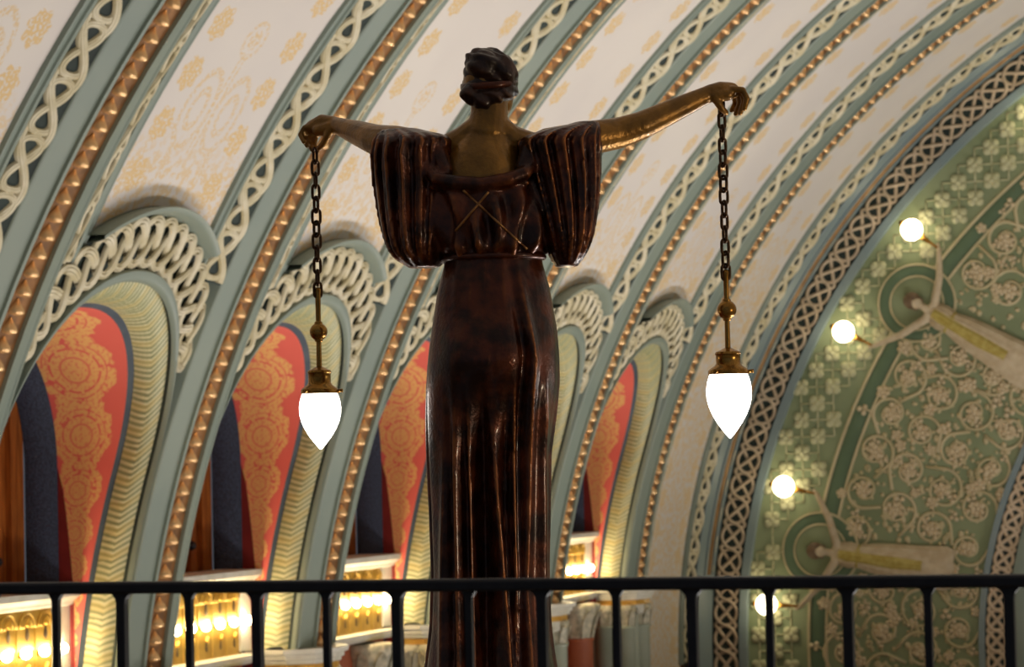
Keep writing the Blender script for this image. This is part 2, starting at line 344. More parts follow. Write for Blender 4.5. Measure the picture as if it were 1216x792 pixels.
def make_rib(idx, i):
    y = rib_y(i); root = empty('trim_%d' % idx, (-R, y, Z0 + CAPZ), kind='structure', cat='vault rib')
    bodyp = [(-0.447, 0.50), (-0.447, 0.075), (-0.435, 0.060), (-0.405, 0.056), (-0.395, 0.066), (-0.20, 0.028), (-0.20, 0.004), (-0.165, 0.0), (-0.165, 0.035)]
    MBb = MB(); MBb.grid(strip(bodyp, y, PH_CAP, math.pi - 0.02, 110)); MBb.grid(strip(bodyp, y, PH_CAP, math.pi - 0.02, 110, -1), flip=True)
    flat_by_angle(MBb.build('rib_face', 'grey_blue_paint' if i == 6 else 'grey_green_paint', root), 50)
    chan = [(-0.165, 0.032), (-0.10, 0.045), (0, 0.048), (0.10, 0.045), (0.165, 0.032)]
    if i == 6:
        chan = [(-0.05, 0.02), (-0.035, -0.01), (0, -0.02), (0.035, -0.01), (0.05, 0.02)]; MB().grid(strip([(-0.17, 0.02), (0.17, 0.02)], y, PH_CAP, math.pi-0.02, 110)).build('rib_soffit', 'grey_blue_paint', root)
    MB().grid(strip(chan, y, PH_CAP, math.pi - 0.02, 110)).build('gold_channel', 'line_gold' if i == 6 else 'channel_gold', root)
    s_ = 0.1425/R
    if i != 6:
        phs = np.arange(PH_CAP + 0.004, PH_ORN, s_)
        if i in (-1, 0, 1, 2, 3):
            for p in phs: inst('gold_bead', BEAD, bead_frame(y, p, 0.04), root)
        else:
            V, F = [], []
            bv = np.array([vv.co for vv in BEAD.vertices]); bf = [tuple(q.vertices) for q in BEAD.polygons]
            for p in phs:
                fm = np.array(bead_frame(y, p, 0.04)); b = len(V)
                V += (bv@fm[:3, :3].T + fm[:3, 3]).tolist(); F += [tuple(q+b for q in f_) for f_ in bf]
            mesh('gold_bead_row', V, F, 'bead_gold', root, True, kind='stuff')
    # interlace borders on both sides
    for sg in (-1, 1):
        bay = i-1 if sg < 0 else i
        p0 = phi_of(hood(0.95) - 0.18, NV) if bay in LUN else PH_CAP - (0.12 if bay == 5 else 0)
        bedp = [(0.447, 0.075), (0.46, 0.088), (0.70, 0.172), (0.70, 0.138), (0.715, 0.132), (0.745, 0.134), (0.755, 0.150), (0.79, 0.152), (0.80, 0.142), (0.82, 0.146), (0.83, 0.195)]
        ed = MB().grid(strip(bedp[2:], y, p0, math.pi-0.02, 100, sg), flip=sg > 0)
        flat_by_angle(ed.build('rib_border', 'grey_green_paint', root), 50)
        MB().grid(strip(bedp[:3], y, p0, math.pi-0.02, 100, sg), flip=sg > 0).build('interlace_bed', 'dark_bed', root)
        Pd = 0.435; fine = i < 3; q1 = PH_ORN*R; sa = np.arange(p0*R + 0.02, q1, 0.0135 if fine else 0.022); hh = 0.012
        q = np.pi*sa/Pd
        def pt(s, w_, h):
            uu = 0.578 + w_; return vp(y + sg*uu, s/R, 0.088 + (uu-0.46)*0.35 - h)
        kw = {} if i < 2 else LIGHT
        strands = [(sa, 0.106*np.sin(q), 0.022 + hh*np.cos(q)), (sa, -0.106*np.sin(q), 0.022 - hh*np.cos(q))]
        for mb in ribbons(pt, strands, 0.027, **kw): mb.build('interlace_strap', 'cream_plaster', root)
        # figure-of-eight loops, one to each link of the outer pair
        t8 = np.linspace(0, 2*np.pi, 57 if fine else 33); w8 = np.sign(np.sin(2*t8))*np.abs(np.sin(2*t8))**0.8
        for c8 in np.arange(math.ceil((p0*R+0.2)/Pd)*Pd, q1-0.2, Pd):
            lp = [(c8 + 0.198*np.cos(t8), 0.090*w8, 0.026 + 0.010*np.cos(t8*1.0+0.6)*np.sign(np.sin(t8)))]
            for mb in ribbons(pt, lp, 0.026, **kw): mb.build('interlace_loop', 'cream_plaster', root)
    return root
rib_label = {-1: 'grey green vault rib with gold bead ridge nearest the balcony railing end',
             0: 'vault rib with the widest gold bead ridge and boldest woven border, before the first red lunette',
             1: 'grey green gold-beaded vault rib between the first and second red lunettes, over the perforated gilt front',
             2: 'grey green gold-beaded vault rib that comes down beside the statue\'s left sleeve',
             3: 'grey green gold-beaded vault rib passing behind the statue\'s waist and forearm',
             4: 'grey green gold-beaded vault rib landing beside the statue\'s skirt, before the last red lunette',
             5: 'grey green gold-beaded vault rib after the last red lunette, standing on the pale green shafts',
             6: 'slate blue end rib with a thin gold line next to the green relief wall'}
for n_, i in enumerate(range(-1, 7)):
    tag(make_rib(n_+1, i), rib_label[i])

# ------------------------------------------------------------------ lunettes (arched openings)
SPR = 2.75
def arch_path(hw, top, zb, n=64, nj=14):
    """half-width, apex height, foot height -> (u, z) along near jamb, arch, far jamb"""
    a_ = np.linspace(math.pi, 0, n)
    e = 0.92
    au = hw*np.sign(np.cos(a_))*np.abs(np.cos(a_))**e; az = SPR + (top-SPR)*np.abs(np.sin(a_))**e
    jz = np.linspace(zb, SPR, nj)[:-1]
    return np.concatenate([np.full_like(jz, -hw), au, np.full_like(jz, hw)]), np.concatenate([jz, az, jz[::-1]])
def resample(P, step):
    L = np.concatenate([[0], np.cumsum(np.linalg.norm(np.diff(P, axis=0), axis=1))]); n = int(L[-1]/step)
    t = np.linspace(0, L[-1], n); return np.stack([np.interp(t, L, P[:, k]) for k in range(P.shape[1])], 1), t
XRED, XNAVY = -11.0, -11.28
def lay(hw, top, zb, n, delta, yc):
    uu, z = arch_path(hw, top, zb); P = vz(yc+uu, z, n); P[:, 0] -= delta; return P
win_label = ['red stencilled lunette recess with the largest medallions, beyond the boldest woven rib',
             'red stencilled lunette recess directly behind the hanging lamp on the shorter-looking arm',
             'red stencilled lunette recess half covered by the statue\'s skirt, under the foreshortened arm',
             'narrow lunette recess showing only its woven fan and braid beside the statue\'s hip',
             'smallest red lunette recess, the last one before the green relief wall']
for L in LUN:
    yc = rib_y(L) + D/2; root = empty('window_%d' % (L+1), (-10.6, yc, Z0 + CAPZ), label=win_label[L], cat='lunette', kind='structure')
    # woven fan bed and straps between hood and arch moulding
    UMAX = 1.31
    def r_in(ps):
        cx, sz = np.cos(ps), np.sin(ps); return 1.0/np.sqrt((cx/1.41)**2 + (sz/(4.21-SPR))**2)
    def r_out(ps):
        cx, sz = np.abs(np.cos(ps)) + 1e-9, np.sin(ps)
        b = (SPR-HOODC)*sz; rh = -b + np.sqrt(b*b + (HOODR-0.045)**2 - (SPR-HOODC)**2)
        return np.minimum(rh, UMAX/cx)
    PS0 = math.radians(24)
    ps = np.linspace(PS0, math.pi-PS0, 60)
    bed = np.array([vz(yc + np.cos(ps)*rq, SPR + np.sin(ps)*rq, 0.155) for rq in (r_in(ps)-0.05, (r_in(ps)+r_out(ps))/2, r_out(ps)+0.06)])
    MB().grid(bed.transpose(1, 0, 2)).build('fan_bed', 'dark_bed', root)
    psl = np.linspace(math.radians(31), math.pi-math.radians(31), 420 if L < 2 else 240)
    mid = (r_in(psl)+r_out(psl))/2; arc = np.concatenate([[0], np.cumsum(np.hypot(np.diff(np.cos(psl)*mid), np.diff(np.sin(psl)*mid)))])
    def ptf(s, w_, h):
        p_ = np.interp(s, arc, psl) + np.where(s < 0, s, 0)*0.5; ri, ro = r_in(p_), r_out(p_)
        rq = (ri+ro)/2 + w_; return vz(yc + np.cos(p_)*rq, SPR + np.sin(p_)*rq, 0.145 - h)
    half = np.maximum((r_out(psl)-r_in(psl))/2 - 0.035, 0.012)
    strands = []
    for k_ in range(3):
        q = 2*np.pi*arc/0.62 + k_*np.pi*2/3; wv_ = np.sin(q)
        strands.append((arc + 0.02*np.sin(2*q), wv_*half, 0.035 + 0.022*np.sin(2*q)))
    for mb in ribbons(ptf, strands, 0.034, **({} if L < 2 else LIGHT)): mb.build('fan_strap', 'cream_plaster', root)
    # hood moulding (drip mould on top)
    uu = np.linspace(-0.94, 0.94, 50); sec = [(0.040, 0.20), (0.038, 0.035), (0.028, 0.020), (0.0, 0.026), (-0.010, 0.05), (-0.016, 0.085), (-0.02, 0.17)]
    nx, nz = uu/HOODR, np.sqrt(1-(uu/HOODR)**2)
    hm = np.array([vz(yc+uu+nx*o, hood(uu)-0.03+nz*o, nn) for o, nn in sec])
    flat_by_angle(MB().grid(hm.transpose(1, 0, 2)).build('hood_moulding', 'grey_green_paint', root), 50)
    # arch moulding round the opening
    rows = []
    for hw_, tp, nn, dl in ((1.299, 4.205, 0.20, 0), (1.299, 4.205, 0.105, 0), (1.296, 4.19, 0.085, 0), (1.290, 4.145, 0.082, 0), (1.286, 4.12, 0.095, 0), (1.285, 4.115, 0.125, 0), (1.292, 4.165, 0.13, 0)):
        rows.append(lay(hw_, tp, CAPZ, nn, dl, yc))
    rows = np.array(rows)
    # widen it over the arch only
    flat_by_angle(MB().grid(rows.transpose(1, 0, 2)).build('arch_moulding', 'grey_green_paint', root), 50)
    # dark gap, herringbone roll, slate fillet
    MB().grid(np.array([lay(1.292, 4.165, CAPZ, 0.125, 0, yc), lay(1.292, 4.145, CAPZ, 0.14, 0.03, yc)]).transpose(1, 0, 2)).build('shadow_gap', 'dark_bed', root)
    step_ = 0.0115 if L < 2 else 0.02
    base, tt = resample(lay(1.28, 4.07, CAPZ, 0.16, 0.14, yc), step_)
    a1, _ = resample(lay(1.291, 4.145, CAPZ, 0.14, 0.02, yc), step_); a2, _ = resample(lay(1.27, 3.975, CAPZ, 0.16, 0.235, yc), step_)
    nA = len(base); a1 = a1[np.linspace(0, len(a1)-1, nA).astype(int)]; a2 = a2[np.linspace(0, len(a2)-1, nA).astype(int)]
    ctr = np.array([0, yc, Z0+2.4]); P = []
    inw = np.stack([np.full(nA, 0.45), np.zeros(nA), np.zeros(nA)], 1); dd = ctr - base; dd[:, 0] = 0; dd /= np.linalg.norm(dd, axis=1)[:, None]; inw = inw + dd; inw /= np.linalg.norm(inw, axis=1)[:, None]
    vs = np.linspace(0, 1, 9)
    for v_ in vs:
        tri = np.abs(((tt/0.052 + abs(v_-0.5)*2.4) % 1.0) - 0.5)*2
        P.append(a1*(1-v_) + a2*v_ + inw*(0.042*math.sin(math.pi*v_) + 0.010*tri*math.sin(math.pi*v_)**0.5)[:, None])
    U = np.array([np.stack([tt, np.full(nA, v_)], 1) for v_ in vs])
    MB().grid(np.array(P).transpose(1, 0, 2), uv=U.transpose(1, 0, 2)).build('braid_roll', 'braid_paint', root, True, True)
    A_, B_ = lay(1.275, 3.975, CAPZ, 0.16, 0.235, yc), lay(1.25, 3.945, CAPZ, 0.16, 0.275, yc)
    MB().grid(np.array([A_, B_]).transpose(1, 0, 2)).build('slate_fillet', 'slate_line', root)
    # red reveal from the curved front back to a vertical plane
    uu, z = arch_path(1.25, 3.945, 0.9); Fp = vz(yc+uu, z, 0.16); Fp[:, 0] -= 0.275
    Bp = np.stack([np.full_like(uu, XRED), yc+uu, Z0+z], 1); dep = np.maximum(Fp[:, 0]-XRED, 0.12)
    ln = np.concatenate([[0], np.cumsum(np.hypot(np.diff(uu), np.diff(z)))]); dl = np.concatenate([[0], np.diff(ln)/((dep[1:]+dep[:-1])/2)])
    T = np.cumsum(dl); T = T[-1] - T + 0.15
    vs = np.linspace(0, 1, 7)
    P = np.array([Fp*(1-v_) + Bp*v_ for v_ in vs]); U = np.array([np.stack([T, np.full_like(T, v_)], 1) for v_ in vs])
    MB().grid(P.transpose(1, 0, 2), uv=U.transpose(1, 0, 2)).build('red_reveal', 'red_stencil', root, True, True)
    for sg in (-1, 1):  # tapered dark strips paint the shade behind the balcony onto the jambs
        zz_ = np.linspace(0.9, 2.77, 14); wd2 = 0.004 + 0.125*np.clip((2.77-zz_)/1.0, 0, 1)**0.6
        MB().grid(np.array([[(XRED+0.002, yc+sg*1.246, Z0+z_), (XRED+w2, yc+sg*1.246, Z0+z_)] for z_, w2 in zip(zz_, wd2)])).build('shadow_strip', 'shadow_red', root)
    Np = Bp.copy(); Np[:, 0] = XNAVY
    Np2 = np.stack([np.full_like(uu, XRED), yc+uu*0.985, Z0+SPR+(z-SPR)*0.985], 1); Np3 = Np2.copy(); Np3[:, 0] = XNAVY
    MB().grid(np.array([Bp, Np2, Np3]).transpose(1, 0, 2)).build('navy_reveal', 'navy', root)
    # wooden door leaf filling the back
    d_ = empty('door_%d' % (L+1), (XNAVY, yc, Z0 + 1.0), kind='structure', cat='door', label=['carved wooden door in the recess with the largest red medallions', 'wooden door in the second recess, behind the lamp-lit balcony front', 'wooden door in the recess beside the statue\'s skirt', 'wooden door in the recess hidden behind the statue', 'wooden door in the last recess before the relief wall'][L])
    MB().box(XNAVY-0.14, XNAVY-0.06, yc-1.26, yc+1.26, Z0+0.9, Z0+4.0).build('door_panel', 'wood', d_, False)
    for uo, wd_ in ((-1.12, 0.10), (-0.82, 0.05), (-0.55, 0.09), (-0.18, 0.05), (0.18, 0.05), (0.55, 0.09), (0.82, 0.05), (1.12, 0.10)):
        MB().box(XNAVY-0.06, XNAVY-0.005, yc+uo-wd_, yc+uo+wd_, Z0+0.9, Z0+4.0).build('door_stile', 'wood', d_, False)
    MB().lathe((0, 0, 0), [(0.03, -0.02), (0.045, 0.0), (0.03, 0.03), (0.012, 0.04)], 10).build('door_knob', 'iron_black', d_).matrix_basis = Matrix.Translation((XNAVY, yc+0.78, Z0+2.06)) @ Matrix.Rotation(math.pi/2, 4, 'Y')

# ------------------------------------------------------------------ balcony fronts with bulbs
XB = -10.90
front_label = ['gilt balcony front with bulbs under the largest red lunette', 'gilt balcony front with bulbs under the second red lunette', 'gilt balcony front with bulbs next to the statue\'s skirt, under the third red lunette', 'gilt balcony front with bulbs hidden behind the statue', 'gilt balcony front with bulbs under the last red lunette']
def drop(r, h):                          # tear drop boss facing +X
    return [(r*0.1, -h), (r*0.8, -h*0.7), (r, -h*0.35), (r*0.8, 0.0), (r*0.4, h*0.5), (r*0.08, h)]
for L in LUN:
    yc = rib_y(L) + D/2; root = empty('gilt_balcony', (XB, yc, Z0 + 1.0), label=front_label[L], cat='balcony front', group='balcony fronts with bulbs')
    prof = [(-11.0, 1.70), (XB-0.01, 1.70), (XB+0.02, 1.715), (XB+0.03, 1.74), (XB+0.06, 1.76), (XB+0.09, 1.78), (XB+0.09, 1.83), (-11.24, 1.83)]
    cp = np.array([[(x, yc+s_, Z0+z) for x, z in prof] for s_ in (-1.245, 1.245)])
    MB().grid(cp).build('cornice', 'stone_white', root, False)
    MB().box(-11.0, XB-0.03, yc-0.98, yc+0.98, Z0+1.06, Z0+1.72).build('gilt_panel', 'gilt', root, False)
    for s_ in (-1, 1): MB().box(-11.0, XB-0.01, yc+min(s_*0.98, s_*1.245), yc+max(s_*0.98, s_*1.245), Z0+1.105, Z0+1.71).build('end_pier', 'stone_white', root, False)
    led = [(-11.0, 0.98), (XB+0.02, 0.99), (XB+0.07, 1.03), (XB+0.07, 1.07), (XB-0.01, 1.085), (-11.0, 1.085)]
    MB().grid(np.array([[(x, yc+s_, Z0+z) for x, z in led] for s_ in (-1.16, 1.16)])).build('ledge', 'stone_white', root, False)
    cols = np.linspace(-0.88, 0.88, 7)
    for j, s_ in enumerate(cols):
        y = yc + s_; xf = XB - 0.03
        a_ = np.linspace(0, math.pi, 12)
        for rad in (0.118, 0.075):        # scallop arches at the head of each column
            MB().tube([(xf+0.006, y+rad*math.cos(t), Z0+1.565+rad*math.sin(t)) for t in a_], 0.014, 6).build('scallop', 'gilt', root)
        for zz, r_s in ((1.53, 1.0), (1.20, 0.8)):
            MB().grid(np.array([[(xf+0.010*math.sin(t), y+r_*r_s*math.cos(t), Z0+zz+h_*r_s) for t in np.linspace(0, math.pi, 6)] for r_, h_ in drop(0.030, 0.062)])).build('dark_drop', 'hole_dark', root)
            MB().grid(np.array([[(xf+0.035*math.sin(t), y+0.75*r_*r_s*math.cos(t), Z0+zz+0.075*r_s+0.6*h_*r_s) for t in np.linspace(0, math.pi, 6)] for r_, h_ in drop(0.036, 0.062)])).build('gilt_drop', 'gilt', root)
        MB().tube([(xf, y+0.126, Z0+1.08), (xf, y+0.126, Z0+1.56)], 0.008, 6).build('gilt_rib', 'gilt', root)
    for s_ in np.linspace(-1.03, 1.03, 8):
        sk_ = MB().tube([(XB-0.03, yc+s_, Z0+1.365), (XB+0.005, yc+s_, Z0+1.375)], 0.022, 10).build('bulb_socket', 'brass', root)
        MB().ball((XB+0.040, yc+s_, Z0+1.382), 0.042, 12).build('bulb', 'bulb_glow', sk_)

# ------------------------------------------------------------------ piers with engaged shafts
pier_label = {0: 'clustered pier at the foot of the rib with the boldest woven border', 1: 'clustered pier with leafy capitals beside the second red lunette', 2: 'clustered pier with leafy capitals between the second and third lunettes', 3: 'clustered pier with leafy capitals just behind the statue\'s skirt', 4: 'clustered pier, its white capital corner showing beside the terracotta wall', 5: 'clustered pier of pale green shafts in full view under leafy cream capitals'}
def pier(i):
    y = rib_y(i); root = empty('pier', (-10.7, y, 0), label=pier_label[i], cat='pier', group='piers under the vault ribs')
    def ring(g, z):                       # plan outline grown by g
        pts = [(-10.97, -0.45-g), (-10.60, -0.45-g), (-10.40+g*0.3, -0.30-g*0.4), (-10.33+g, -0.12), (-10.33+g, 0.12), (-10.40+g*0.3, 0.30+g*0.4), (-10.60, 0.45+g), (-10.97, 0.45+g)]
        return [(px, y+py, Z0+z) for px, py in pts]
    def loft(name, mat, prof):
        return MB().grid(np.array([ring(g, z) for g, z in prof]), closed=True, cap=True).build(name, mat, root, False)
    loft('core', 'shaft_green', [(-0.10, -Z0), (-0.10, 0.80)])
    loft('abacus', 'stone_white', [(-0.02, 0.96), (0.02, 0.97), (0.02, 1.00), (0.05, 1.01), (0.05, 1.045), (0.09, 1.06), (0.10, 1.10), (-0.02, 1.101)])
    loft('gilt_band', 'gilt_band', [(-0.03, 0.90), (-0.015, 0.90), (-0.015, 0.96), (-0.03, 0.96)])
    loft('frieze', 'stone_white', [(-0.05, 0.78), (-0.03, 0.80), (-0.03, 0.90)])
    for cx, cy in ((-10.80, -0.36), (-10.55, -0.33), (-10.45, 0.0), (-10.55, 0.33), (-10.80, 0.36)):
        c = (cx, y+cy, Z0)
        MB().lathe(c, [(0.125, -Z0+0.01), (0.125, 0.60), (0.14, 0.61), (0.14, 0.635), (0.12, 0.64)], 18).build('shaft', 'shaft_green', root)
        cap_ = MB().lathe(c, [(0.118, 0.64), (0.122, 0.70), (0.135, 0.78), (0.150, 0.83), (0.152, 0.87), (0.13, 0.90)], 18)
        cap_ = cap_.build('capital', 'capital_cream', root)
        for q in range(8):
            t = q*math.pi/4 + 0.2; P = []
            for zz, ro, wd_ in ((0.645, 0.124, 0.040), (0.70, 0.134, 0.050), (0.77, 0.150, 0.048), (0.825, 0.172, 0.036), (0.845, 0.186, 0.018), (0.825, 0.192, 0.006)):
                P.append([(cx+ro*math.cos(t)-s_*wd_*math.sin(t), y+cy+ro*math.sin(t)+s_*wd_*math.cos(t), Z0+zz-abs(s_)*0.006) for s_ in (-1, -0.5, 0, 0.5, 1)])
            MB().grid(np.array(P)).build('leaf', 'capital_cream', cap_)
    return root
for i in range(0, 6): pier(i)
# lower engaged columns under each balcony front
for L in LUN:
    yc = rib_y(L) + D/2
    for s_ in (0.62,):
        root = empty('wall_column', (-10.92, yc+s_, 0), label='short leafy capital on a terracotta wall column under a balcony ledge', cat='column', group='columns under the balcony ledges')
        c = (-10.94, yc+s_, Z0)
        MB().lathe(c, [(0.20, -Z0+0.005), (0.20, 0.50), (0.22, 0.52), (0.20, 0.545)], 20).build('shaft', 'terracotta', root)
        cap_ = MB().lathe(c, [(0.20, 0.545), (0.215, 0.65), (0.26, 0.80), (0.30, 0.90), (0.30, 0.955), (0.24, 0.965)], 20).build('capital', 'capital_cream', root)
        for q in range(9):
            t = q*2*math.pi/9; P = []
            for zz, ro, wd_ in ((0.55, 0.206, 0.05), (0.66, 0.226, 0.065), (0.78, 0.262, 0.06), (0.86, 0.305, 0.04), (0.88, 0.325, 0.015)):
                P.append([(c[0]+ro*math.cos(t)-k_*wd_*math.sin(t), c[1]+ro*math.sin(t)+k_*wd_*math.cos(t), Z0+zz-abs(k_)*0.01) for k_ in (-1, 0, 1)])
            MB().grid(np.array(P)).build('leaf', 'capital_cream', cap_)

# ------------------------------------------------------------------ end wall with relief
def ew(r, ang, h=0.0):
    """polar place on the end wall; h stands proud of it towards the hall"""
    r, ang, h = np.broadcast_arrays(np.asarray(r, float), ang, h)
    return np.stack([np.where(ang > 0, -r*np.cos(ang), -r), YEND - h, Z0 + np.where(ang > 0, K*r*np.sin(ang), r*ang)], -1)
end = empty('wall_end', (0, YEND, 0), label='green end wall with beige relief scrollwork and woven arch bands', cat='wall', kind='structure')
MB().box(-12.2, 12.2, YEND+0.02, YEND+0.35, 0, Z0+10.6).build('wall_slab', 'relief_green', end, False)
ang = np.linspace(-0.30, math.pi/2+0.35, 150)
def ringp(name, mat, prof, a=ang):
    return flat_by_angle(MB().grid(np.array([ew(r, a, h) for r, h in prof]).transpose(1, 0, 2)).build(name, mat, end), 50)
ringp('arch_border', 'grey_blue_paint', [(11.0, -0.02), (10.72, 0.30), (10.60, 0.16), (10.58, 0.07), (10.56, 0.03)])
ringp('interlace_bed', 'dark_bed', [(10.57, 0.03), (10.16, 0.03)])
ringp('arch_border', 'grey_blue_paint', [(10.18, 0.02), (10.17, 0.08), (10.06, 0.08), (10.05, 0.0)])
ringp('green_field', 'relief_green', [(10.06, 0.0), (6.7, 0.0)])
ringp('green_band', 'relief_band', [(9.17, 0.002), (9.15, 0.012), (8.97, 0.012), (8.95, 0.002)])
ringp('band_line', 'relief_beige', [(9.21, 0.0), (9.20, 0.03), (9.17, 0.03), (9.16, 0.0)]); ringp('band_line', 'relief_beige', [(8.955, 0.0), (8.95, 0.03), (8.925, 0.03), (8.915, 0.0)])
ringp('arch_border', 'grey_blue_paint', [(6.82, 0.0), (6.81, 0.07), (6.73, 0.07), (6.72, 0.02)])
ringp('interlace_bed', 'dark_bed', [(6.73, 0.03), (6.40, 0.03)])
ringp('arch_border', 'grey_green_paint', [(6.42, 0.02), (6.41, 0.09), (6.28, 0.12), (6.16, 0.06), (6.15, -0.01)])
def ring_interlace(rc, hw, period, sw, a0, a1, mat):
    s = np.arange(a0*rc, a1*rc, 0.022); q = 2*np.pi*s/period
    circ = lambda t: np.sign(np.sin(t))*np.abs(np.sin(t))**0.55
    strands = [(s, hw*circ(q/2), 0.035+0.008*np.cos(q/2)), (s, -hw*circ(q/2), 0.035-0.008*np.cos(q/2))]
    tri = 2*np.abs(((s/(2*period)) % 1.0)-0.5)*2 - 1
    strands += [(s, hw*tri, 0.033+0.008*np.sin(q/2)), (s, -hw*tri, 0.033-0.008*np.sin(q/2))]
    flatp = [(-1, -0.012), (-0.8, 0.004), (0.8, 0.004), (1, -0.012)]
    for mb in ribbons(lambda s_, w_, h: ew(rc+w_, s_/rc, 0.02+h), strands, sw, flatp): mb.build('interlace_strap', mat, end)
ring_interlace(10.37, 0.155, 0.385, 0.025, -0.28, math.pi/2+0.3, 'pink_plaster')
ring_interlace(6.57, 0.125, 0.30, 0.026, -0.28, math.pi/2, 'pink_plaster')
# figures' angles; lamps sit 5.2 degrees either side of each
FIG = [math.radians(9.4), math.radians(34.2), math.radians(59.0)]
def near_fig(x, z):
    for a_ in FIG:
        c = ew(9.1, a_)
        if math.hypot(x-c[0], z-c[2]) < 0.62: return True
    return False
for a_ in FIG:
    c = ew(9.1, a_); t = np.linspace(0, 2*math.pi, 60)
    def nim(name, mat, pr):
        P = np.array([[(c[0]+r*math.cos(q), YEND-h, c[2]+r*math.sin(q)) for q in t] for r, h in pr]); MB().grid(P.transpose(1, 0, 2)).build(name, mat, end)
    nim('nimbus_field', 'relief_green', [(0.39, 0.030), (0.01, 0.034)])
    nim('nimbus_band', 'relief_band', [(0.53, 0.030), (0.52, 0.038), (0.38, 0.038), (0.37, 0.030)])
    nim('nimbus_line', 'relief_beige', [(0.55, 0.0), (0.545, 0.05), (0.52, 0.05), (0.515, 0.0)]); nim('nimbus_line', 'relief_beige', [(0.385, 0.03), (0.38, 0.05), (0.36, 0.05), (0.355, 0.03)])
# quatrefoils on a square lattice in the outer zone
def petal_mesh(name, n, r, pr, mat, hgt, centre=True):
    mb = MB()
    for k_ in range(n):
        t = 2*math.pi*k_/n; mb.ball((r*math.cos(t), -0.008, r*math.sin(t)), (pr, hgt, pr), 8)
    if centre: mb.ball((0, -0.012, 0), (pr*0.75, hgt*1.2, pr*0.75), 8)
    me = bpy.data.meshes.new(name); me.from_pydata(mb.V, [], mb.F); me.materials.append(M[mat].m); me.shade_smooth(); return me
QUAT = petal_mesh('quatrefoil', 4, 0.074, 0.062, 'relief_sage', 0.03)
SP = 0.46; lines = MB()
for gi in range(-30, 1):
    for gj in range(-4, 26):
        for oo in (0, 1):
            x = (gi+0.5*oo)*SP; z = (gj+0.5*oo)*SP
            r = math.hypot(x, max(z, 0)/K)
            if not (9.28 < r < 10.02) or x > -3.5 or near_fig(x, Z0+z): continue
            inst('quatrefoil', QUAT, Matrix.Translation((x, YEND-0.012, Z0+z)) @ Matrix.Rotation(math.pi/4, 4, 'Y'), end)
            for dx, dz in ((0.5, 0), (0, 0.5), (-0.5, 0), (0, -0.5)):
                x2, z2 = x+dx*SP, z+dz*SP; r2 = math.hypot(x2, max(z2, 0)/K)
                if 9.24 < r2 < 10.03: lines.tube([(x, YEND-0.008, Z0+z), (x2, YEND-0.008, Z0+z2)], 0.013, 5)
lines.build('lattice_line', 'relief_sage', end, kind='stuff')
# vines and flowers in the inner zone
FLOW = petal_mesh('flower', 5, 0.066, 0.046, 'relief_flower', 0.035); LEAFM = petal_mesh('leaf', 3, 0.050, 0.040, 'relief_flower', 0.03, False)
vines = MB(); cells = []
ncell = 0
for row, rc in enumerate((7.08, 7.62, 8.16, 8.68)):
    na = int(1.45*rc/0.60)
    for j in range(-1, na):
        a_ = (j+0.5*(row % 2)+0.5)*0.60/rc
        if a_ > 1.25: continue
        cells.append((rc, a_, random.uniform(0.24, 0.29), 1 if (j+row) % 2 else -1))
nf = 0
for rc, a_, rad, sg in cells:
    c = ew(rc, a_)
    if any(abs(a_-f_) < 0.30/rc and rc > 7.1 for f_ in FIG): continue
    th0 = random.uniform(0, 6.28); pts = []
    for t in np.linspace(0, 1, 34):       # scroll that winds inwards
        q = th0 + sg*t*8.2; rr_ = rad*(1 - 0.72*t); pts.append((c[0]+rr_*math.cos(q), YEND-0.012, c[2]+rr_*math.sin(q)))
    q0 = th0 - sg*0.9; pts.insert(0, (c[0]+rad*1.35*math.cos(q0), YEND-0.008, c[2]+rad*1.35*math.sin(q0)))
    vines.tube(pts, np.linspace(0.026, 0.018, len(pts)), 5)
    inst('flower', FLOW, Matrix.Translation((c[0], YEND-0.01, c[2])) @ Matrix.Rotation(random.uniform(0, 6), 4, 'Y'), end)
    for t in (0.06, 0.18, 0.30, 0.44, 0.62):          # side shoots with leaves and blossoms
        k_ = int(t*33)+1; p = np.array(pts[k_]); q = th0 + sg*t*8.2 + random.uniform(-.3, .3); L_ = random.uniform(0.07, 0.12)*(1.3 if t < 0.3 else -0.9)
        e_ = p + np.array([math.cos(q)*L_, 0, math.sin(q)*L_]); vines.tube([p, (p+e_)/2 + np.array([0, -0.006, 0.01]), e_], 0.014, 5)
        inst('flower' if t == 0.18 else 'leaf', FLOW if t == 0.18 else LEAFM, Matrix.Translation((e_[0], YEND-0.01, e_[2])) @ Matrix.Rotation(random.uniform(0, 6), 4, 'Y') @ Matrix.Scale(random.uniform(0.7, 1.0), 4), end)
vines.build('vine_scroll', 'relief_beige', end, kind='stuff')
fill = MB()                               # small buds between the scrolls
for _ in range(1300):
    rq, aq = random.uniform(6.95, 8.85), random.uniform(-0.12, 1.2)
    if any(abs(aq-f_) < 0.28/rq for f_ in FIG): continue
    c = ew(rq, aq); s_ = random.uniform(0.022, 0.048); fill.ball((c[0], YEND-0.006, c[2]), (s_, 0.022, s_*random.uniform(0.6, 1.4)), 6)
fill.build('bud_relief', 'relief_beige', end, kind='stuff')

